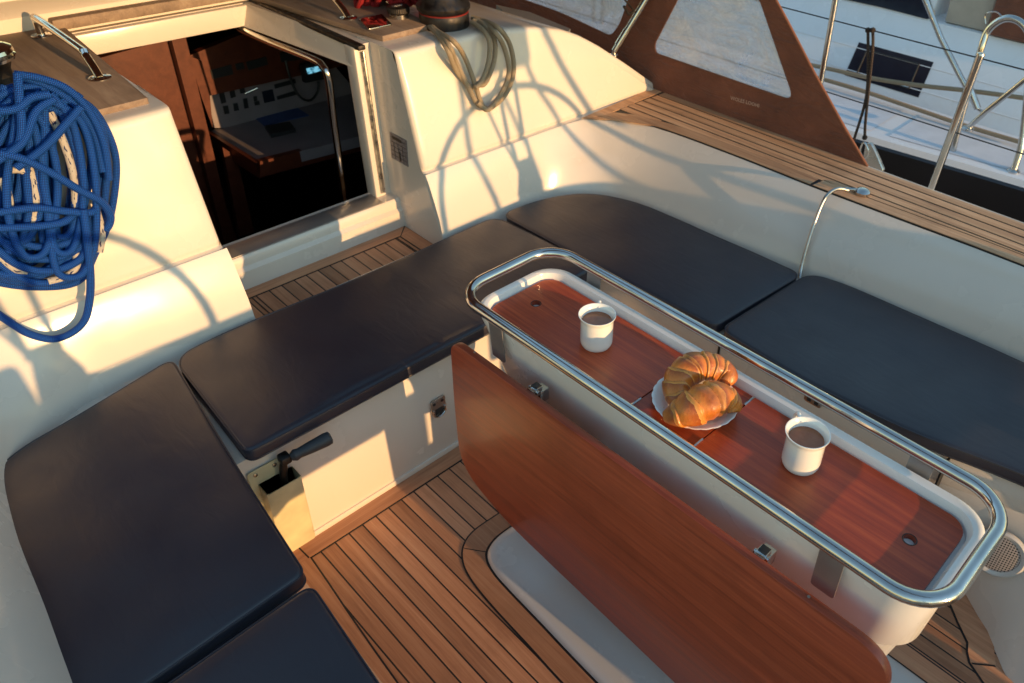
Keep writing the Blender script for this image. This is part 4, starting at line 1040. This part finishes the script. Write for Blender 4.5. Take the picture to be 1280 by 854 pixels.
# ================================================================ SPRAYHOOD
sh = thing('sprayhood', (-1.9, 2.6, .66), 'rust brown canvas sprayhood with clear windows on the starboard coaming', 'sprayhood')
YS = 2.600
fy = lambda c: (c.x, YS + c.z - max(0, c.y - .75) * .0, c.y)
win1 = rpoly([(-1.452, .815), (-1.70, 1.22), (-2.00, 1.45), (-2.07, 1.30), (-2.045, 1.05), (-2.165, .86), (-2.13, .80)], [.035, .1, .1, .05, .15, .04, .02], 6)
w = [ony(a, b, YS) for a, b in [(993, 126), (948, -5), (850, -5), (819, 55), (820, 66)]]
win1 = rpoly([(p.x, p.z) for p in w], [.05, .03, .03, .06, .03], 8)
w2 = [ony(a, b, YS) for a, b in [(764, 45), (775, 30), (787, -5), (790, -30), (600, -30), (654, -1), (700, 15)]]
win2 = rpoly([(p.x, p.z) for p in w2], [.03, .03, .02, .03, .03, .02, .1], 6)
outer = [(-1.098, .662), (-1.22, .775), (-1.385, .935), (-1.53, 1.085), (-1.60, 1.155), (-1.70, 1.26), (-1.80, 1.45), (-4.2, 1.45), (-4.2, .45), (-2.2, .50), (-2.16, .662)]
vs, fs = plate(outer, [win1, win2], .006, fy); g = G(); g.add(vs, fs, 0, None, False); cv = g.build('canvas', 'canvas', sh)
for wn, q in ((win1, .012), (win2, .012)):
    vs, fs = plate(wn, [], .0016, lambda c: (c.x, YS + .0005 + c.z, c.y)); g = G(); g.add(vs, fs, 0, None, False); g.build('window', 'clear', sh)
    h = G(); h.tube([(x, YS - .003, z) for x, z in offset(wn, -.004)], .0018, 0, 6, True); h.build('window_hem', 'canvas_trim', sh)
g = G(); g.tube([(x, YS, z) for x, z in outer[:7]], .0055, 0, 8); g.build('binding', 'canvas_trim', sh)
g = G(); g.tube([(-1.098 - .16 + .0, YS - .004, .72), (-1.19, YS - .004, .735), (-1.16, YS - .004, .715)], .0015, 0, 6, sm=4); g.build('seam', 'canvas_trim', sh)
g = G(); a, b = onx(768, 64, -2.245), onx(812, -8, -2.17); d = (b - a).normalized(); g.tube([a, a + d * .06, b + d * .1], .0135, 0, 14); g.tube([a + d * .03, a + d * .10], .0165, 0, 14); g.lathe([(.018, 0), (.018, .006)], a - V((0, 0, .02)), n=16)
g.tube([a - V((0, 0, .02)), a], .010, 0, 10); g.build('bow_tube', 'steel', sh)
g = G(); g.tube([onx(780, 8, -2.20), onx(786, 18, -2.20), onx(793, 14, -2.20)], .006, 0, 8); g.tube([onx(793, 14, -2.2), onx(776, -6, -2.2)], .004, 0, 8); g.build('buckle', 'darkmetal', sh)
rows = []
for x, k in ((-1.86, 1.0), (-2.2, 1.03), (-2.8, 1.0), (-3.4, .85), (-3.9, .3)):
    rows.append([V((x - .25 * (1 - abs(t) ** 2), YM + 1.582 * t, 1.40 + .38 * k * (1 - abs(t) ** 3.2))) for t in np.linspace(-1, 1, 25)])
g = G(); g.grid(rows); g.grid([[p + V((0, 0, .004)) for p in r] for r in rows]); g.build('canvas_roof', 'canvas', sh)  # unseen roof added overhead so steel and cushions reflect brown canvas
g = G(); g.grid([[V((x, 2 * YM - YS, z)) for x in (-1.85, -2.6, -3.9)] for z in (1.41, 1.1, .64)]); g.build('window', 'clear', sh)  # unseen port side, made wholly clear to let skylight in
p0, p1 = ony(914, 124, YS), ony(951, 131.5, YS)
p1 = ony(949.5, 134, YS); dv = V((p1.x - p0.x, p1.z - p0.z)); Lh = dv.length; dv /= Lh; wv_ = Lh / 6.6
vs, fs = text_mesh('WOLES LOOHI', wv_, .0003, lambda q: (p0.x + dv.x * q.x - dv.y * q.y * (1), YS - .006 + q.z, p0.z + dv.y * q.x + dv.x * q.y)); g = G(); g.add(vs, fs, 0, None, False); g.build('lettering', 'lettering', sh)

# ================================================================ LIFELINES, STANCHIONS
YL = 2.90
def stanchion(x0, x1, z1, lbl, r=.0125):
    t = thing('stanchion', (x0, YL, .447), lbl, 'stanchion'); g = G(); g.tube([(x0, YL, .447), (x1, YL, z1)], r, 0, 14); g.lathe([(r, 0), (r * .9, .006), (0, .009)], (x1, YL, z1), n=14, cap=False); g.build('post', 'steel', t)
    g = G(); g.lathe([(.03, 0), (.03, .006), (.018, .012), (.016, .05)], (x0, YL, .447), n=20); g.build('foot', 'steel', t)
stanchion(-.952, -.925, 1.055, 'stainless stanchion rising behind the coaming teak at right, catching warm light', .0145)
stanchion(-1.50, -1.52, 1.25, 'thin stainless stanchion standing just aft of the sprayhood canvas', .012)
g = G(); g.tube([(-6, YL, 1.048), (3, YL, 1.040)], .0026, 0, 8); g.build('lifeline', 'cable', None, 'upper dark wire lifeline passing over the top of the stanchion', 'lifeline', 'wire lifelines')
g = G(); g.tube([(-6, YL, .764), (3, YL, .767)], .0026, 0, 8); g.build('lifeline', 'cable', None, 'lower dark wire lifeline halfway up the stanchion', 'lifeline', 'wire lifelines')
t = thing('hanging_block', (-1.24, YL, .50), 'grey pulley block hung by dark cord from the lifeline beside the sprayhood corner', 'pulley')
g = G(); a = ony(1085, 38, YL); a2 = ony(1091, 38, YL); k = ony(1081, 172, YL)
g.tube([a, ony(1085, 95, YL), ony(1081, 130, YL), ony(1067, 176, YL)], .006, 0, 8, sm=5); g.tube([a2, ony(1091, 60, YL), ony(1087, 100, YL), ony(1082, 150, YL), k], .006, 0, 8, sm=5)
for q in (a, a2, k): g.lathe([(.0, -.012), (.009, -.007), (.011, 0), (.009, .007), (0, .012)], q, n=12, cap=False)
g.build('cord', 'rope_dark', t)
g = G(); g.tube([ony(1080, 178, YL), ony(1086, 190, YL), ony(1081, 198, YL), ony(1075, 190, YL)], .005, 0, 8, True, sm=4); g.build('ring', 'steel', t)
g = G(); P = [ony(a, b, YL) for a, b in [(1082, 180), (1088, 179), (1094, 190), (1104, 214), (1098, 222), (1084, 212), (1078, 200)]]
g.prism(rpoly([(p.x, p.z) for p in P], .01, 4), -.012, .012, .004, 0, lambda c: (c.x, YL + .01 + c.z, c.y)); g.build('cheek', 'brushed', t)

# ================================================================ NEIGHBOURING BOAT
nb = thing('neighbouring_sailboat', (-2, 4.8, -1.1), 'white sailing boat with glossy black hull moored alongside on the starboard side', 'sailboat')
def ye(x): return 3.83 - .10 * ((x + .2) / 2.2) ** 2 * 1.0 if x > -2.4 else 3.83 - .1 + .0 * x - .02 * (-2.4 - x)
def ye(x): return float(np.interp(x, [-8, -5, -3, -1.58, -.83, 0, 3], [3.95, 3.60, 3.52, 3.64, 3.73, 3.79, 3.8]))
xs = list(np.linspace(-9, 3, 40))
def nrow(f): return [V(f(x)) for x in xs]
g = G(); g.grid([nrow(lambda x: (x, ye(x) + .25, -1.3)), nrow(lambda x: (x, ye(x) + .06, -.4)), nrow(lambda x: (x, ye(x) + .01, .27)), nrow(lambda x: (x, ye(x) + .02, .283))]); g.build('hull', 'darkhull', nb)
g = G(); g.grid([nrow(lambda x: (x, ye(x) + .02, .283)), nrow(lambda x: (x, ye(x) + .03, .312)), nrow(lambda x: (x, ye(x) + .06, .314)), nrow(lambda x: (x, ye(x) + .07, .300)), nrow(lambda x: (x, 4.16, .318)), nrow(lambda x: (x, 4.20, .335))]); g.build('side_deck', 'whitehull', nb)
g = G()
for x0, x1 in ((-8, -5.1), (-5.0, -3.05), (-2.95, -1.62), (-1.52, 0)):
    xx = list(np.linspace(x0, x1, 14)); g.grid([[V((x, ye(x) + .12, .306)) for x in xx], [V((x, 4.13, .3205)) for x in xx]], smooth=False)
g.build('nonskid_panel', 'deckstripe', nb)
g = G(); g.grid([nrow(lambda x: (x, 4.20, .335)), nrow(lambda x: (x, 4.345, .60)), nrow(lambda x: (x, 4.36, .615)), nrow(lambda x: (x, 4.42, .70)), nrow(lambda x: (x, 4.425, .715)), nrow(lambda x: (x, 4.50, .722)), nrow(lambda x: (x, 6.6, .73)), nrow(lambda x: (x, 7.6, .3)), nrow(lambda x: (x, 7.8, -1.3))])
g.prism([(4.43, .716), (4.505, .90), (4.62, .95), (6.5, 1.0), (6.5, .70), (4.43, .70)], -9, -1.735, .012, 0, lambda c: (c.z, c.x, c.y))
for q in ([(4.238, .405), (4.2405, .41)], [(4.30, .517), (4.303, .523)]):
    g.tube([(-9, q[0][0] - .001, q[0][1]), (3, q[0][0] - .001, q[0][1])], .0035, 0, 6)
g.build('cabin', 'whitehull', nb)
def onplane(px, py, P0, n):
    d = _ray(px, py); n = np.array(n); return V(CAM + d * (np.dot(np.array(P0) - CAM, n) / np.dot(d, n)))
nn = (0, -.265, .145); ln = math.hypot(nn[1], nn[2]); nn = (0, nn[1] / ln, nn[2] / ln); nb_n = V(nn)
def cabq(px, lift, P0=(0, 4.20, .335), n=nn): return [onplane(a, b, P0, n) + V(n) * lift for a, b in px]
P = cabq([(1074, 53), (1167, 78), (1148, 122), (1056, 94)], .003)
g = G(); g.add(P + [p - nb_n * .01 for p in P], [[0, 1, 2, 3], [0, 1, 5, 4], [1, 2, 6, 5], [2, 3, 7, 6], [3, 0, 4, 7]], 0, None, False); wf = g.build('portlight', 'hatchglass', nb)
c = sum(P, V()) / 4; Q = [c + (p - c) * .70 + nb_n * .004 for p in P]; g = G(); [g.tube([Q[i], Q[(i + 1) % 4]], .004, 0, 8) for i in range(4)]; g.build('frame', 'black', wf)
n2 = V((0, -.185, .075)).normalized()
P = cabq([(1050, -12), (1053, -1), (1100, 9), (1158, 24), (1166, 23), (1168, 17), (1158, -12)], .004, (0, 4.425, .715), tuple(n2))
g = G(); g.add(P + [p - n2 * .02 for p in P], [list(range(7))] + [[i, (i + 1) % 7, 7 + (i + 1) % 7, 7 + i] for i in range(7)], 0, None, False); g.build('cabin_window', 'hatchglass', nb)
for x0, x1 in ((-4.6, -3.4), (-3.1, -2.5)):
    g = G(); g.add([(x0, 4.255, .425), (x1, 4.255, .425), (x1, 4.32, .545), (x0, 4.32, .545)], [[0, 1, 2, 3]], 0, None, False); g.build('portlight', 'hatchglass', nb)
g = G()
gx = lambda px, py, y: ony(px, py, y)
g.tube([gx(1190, 192, 3.84), gx(1198, 160, 3.85), gx(1213, 105, 3.87), gx(1226, 62, 3.88), gx(1234, 40, 3.9), gx(1248, 27, 3.9), gx(1263, 23, 3.9), gx(1278, 30, 3.9), gx(1287, 46, 3.9), gx(1288, 80, 3.9), gx(1283, 130, 3.9), gx(1277, 180, 3.87), gx(1267, 213, 3.84)], .016, 0, 14, sm=5)
g.tube([gx(1155, -4, 3.95), gx(1176, 48, 3.95), gx(1200, 95, 3.95), gx(1222, 136, 3.95)], .014, 0, 12); g.tube([gx(1212, 110, 3.95), gx(1222, 136, 3.95)], .017, 0, 12)
g.tube([gx(1210, 160, 3.95), gx(1232, 140, 3.93), gx(1286, 96, 3.90)], .013, 0, 12); g.tube([gx(1222, 136, 3.95), gx(1230, 142, 3.94)], .008, 0, 8)
for q in (gx(1190, 192, 3.84), gx(1267, 213, 3.84), gx(1210, 160, 3.95)): g.lathe([(.03, -.01), (.03, 0), (.02, .008)], q, n=16)
g.tube([gx(1232, 30, 3.9), gx(1232, 18, 3.9), gx(1245, 15, 3.9), gx(1253, 22, 3.9)], .003, 0, 6, sm=4)
g.build('gate_rail', 'steel', nb)
for pts, lb in (([(980, 74), (1040, 87), (1090, 98), (1150, 107), (1215, 114), (1290, 124)], 'grey mooring rope stretched across the dark portlight of the boat alongside'), ([(980, 86), (1035, 101), (1085, 116), (1150, 138), (1215, 160), (1290, 182)], 'lower grey mooring rope sagging along the cabin base of the boat alongside')):
    g = G(); g.tube([ony(a, b, 4.10) for a, b in pts], .012, 0, 8, sm=5); g.build('mooring_rope', 'rope_grey', None, lb, 'rope', 'mooring ropes')
a, b = onz(1180, 27, .725), onz(1232, 40, .725)
g = G(); g.box(a.x, b.x, a.y, a.y + .35, .722, .93, .012); g.build('deck_locker', 'skin', nb)
g = G(); g.box(b.x + .01, b.x + 1.2, a.y - .05, a.y + .30, .722, 1.1, .02); g.build('canvas_cover', 'canvas', nb)
# masts/poles seen blurred through the forward window
for px in (716, 741):
    a = onz(px, 30, .33); g = G(); g.tube([V((a.x, 4.0, .30)), V((a.x + .02, 4.0, 1.4))], .014, 0, 10); g.build('post', 'steel', nb)

# ================================================================ HELM (behind the camera, its shadow falls on the bulkhead)
def back(px, py, X, x0=-2.16):
    p = onx(px, py, x0); k = (X - x0) / SUN.x; return p + SUN * k
XW = .95
def wheel(cy, cz, lbl):
    t = thing('steering_wheel', (XW, cy, cz - .42), lbl, 'steering wheel'); g = G()
    g.tube([(XW, cy + .41 * math.cos(a), cz + .41 * math.sin(a)) for a in np.linspace(0, 2 * math.pi, 49)[:-1]], .013, 0, 12, True); g.build('rim', 'steel', t)
    for k in range(3):
        g = G(); a = 1.85 + k * 2 * math.pi / 3; g.tube([(XW, cy, cz), (XW, cy + .41 * math.cos(a), cz + .41 * math.sin(a))], .007, 0, 8); g.build('spoke', 'steel', t)
    g = G(); g.lathe([(.045, -.03), (.045, .03)], (XW, cy, cz), (1, 0, 0), 20); g.build('hub', 'steel', t)
wheel(1.955, .91, 'starboard steering wheel standing in front of the helm shade slab'); wheel(.30, .94, 'port steering wheel standing in front of the helm shade slab')
def pedestal(cy, lbl, w=.06):
    t = thing('helm_pedestal', (.82, cy, 0), lbl, 'pedestal'); g = G()
    g.prism([(cy - w * 1.2, 0), (cy + w * 1.2, 0), (cy + w, .92), (cy + w * .5, 1.02), (cy - w * .5, 1.02), (cy - w, .92)], .74, .86, .01, 0, lambda c: (c.z, c.x, c.y)); g.build('column', 'gel', t)
    g = G(); 
    for d in (-.035, .035): g.tube([(.80, cy + d, 1.0), (.80, cy + d * 1.1, 1.33)], .010, 0, 8)
    g.tube([(.80, cy - .04, 1.33), (.80, cy + .04, 1.33)], .010, 0, 8); g.build('guard', 'steel', t)
pedestal(1.95, 'white steering pedestal with steel guard in front of the starboard wheel'); pedestal(.30, 'white steering pedestal with steel guard in front of the port wheel')
# unseen stern tubes traced back from shadow lines; the last mimics a spoke's shadow
for pts, rr, lb in (([(692, 30), (705, 75), (722, 115), (738, 148)], .017, 'thick stern post behind the starboard wheel'), ([(664, 40), (666, 80), (675, 110), (690, 140), (702, 175), (713, 235)], .012, 'bent stern tube behind the starboard wheel'),
        ([(583, 100), (583, 150), (584, 190), (594, 225), (606, 264)], .013, 'stern tube inboard of the starboard wheel'), ([(630, 112), (645, 160), (655, 215)], .010, 'short slanting tube added for the shadow of a wheel spoke')):
    g = G(); g.tube([back(a, b, 2.2) for a, b in pts], rr, 0, 10, sm=5); g.build('stern_rail', 'steel', None, lb, 'rail', 'stern rails')
q = [back(a, b, 2.3, -2.2) for a, b in ((576, 30), (664, 30), (662, 74), (612, 86), (578, 100))]
g = G(); g.prism([(p.y, p.z) for p in q], 2.25, 2.45, .02, 0, lambda c: (c.z, c.x, c.y)); g.build('stern_shadow_block', 'canvas', None, 'rust canvas bag added unseen behind the starboard wheel to cast a shadow patch', 'blocker')  # unseen block added to cast the dark patch on the starboard bulkhead
t = thing('boom', (-3.2, YM, 2.55), 'boom with rust brown sail cover, added unseen above the cockpit to darken reflections', 'boom')  # added out of view so rail and cushions reflect something dark
g = G(); g.tube([(-6.5, YM, 2.75), (.9, YM, 2.62)], .09, 0, 20); g.build('spar', 'darkmetal', t)
g = G(); g.tube([(-6.3, YM, 3.05), (-4, YM, 3.0), (-1.5, YM, 2.86), (.6, YM, 2.74)], [.36, .33, .26, .14], 0, 20); g.build('sail_cover', 'canvas', t)

# ================================================================ CAMERA, LIGHT, WORLD
cd = bpy.data.cameras.new('camera'); co = bpy.data.objects.new('camera', cd); COL.objects.link(co)
cd.sensor_width = 36; cd.lens = 36 * F0 / 1280; cd.shift_x = -(PX - 640) / 1280; cd.shift_y = -(427 - PY) / 1280
mw = Matrix(((R3[0][0], -R3[1][0], -R3[2][0], 0), (R3[0][1], -R3[1][1], -R3[2][1], 0), (R3[0][2], -R3[1][2], -R3[2][2], 1.9), (0, 0, 0, 1)))
q = mw.to_3x3().normalized().to_4x4(); q.translation = V((0, 0, 1.9)); co.matrix_world = q
cd.clip_start = .05; cd.clip_end = 8000
cd.dof.use_dof = True; cd.dof.focus_distance = 1.75; cd.dof.aperture_fstop = 5.6
S.camera = co
W = bpy.data.worlds.new('World'); S.world = W; W.use_nodes = True; nt = W.node_tree
sky = nt.nodes.new('ShaderNodeTexSky'); sky.sky_type = 'NISHITA'; sky.sun_disc = False
sky.sun_elevation = math.radians(8.5); sky.sun_rotation = math.radians(87); sky.air_density = 1.6; sky.dust_density = 0.1; sky.ozone_density = 2.4
bg = nt.nodes['Background']; nt.links.new(sky.outputs[0], bg.inputs['Color']); bg.inputs['Strength'].default_value = .15
ld = bpy.data.lights.new('sun', 'SUN'); ld.energy = 2.0; ld.angle = math.radians(.35); ld.color = (1.0, .60, .26)
lo = bpy.data.objects.new('sun', ld); COL.objects.link(lo); lo.rotation_euler = (-SUN).to_track_quat('-Z', 'Y').to_euler(); lo.location = (5, 1, 6)
S.view_settings.view_transform = 'Standard'; S.view_settings.look = 'None'; S.view_settings.exposure = 1.4; S.view_settings.gamma = 1
S.render.engine = 'CYCLES'; S.render.resolution_x = 1024; S.render.resolution_y = 683
S.cycles.max_bounces = 8; S.cycles.use_denoising = True
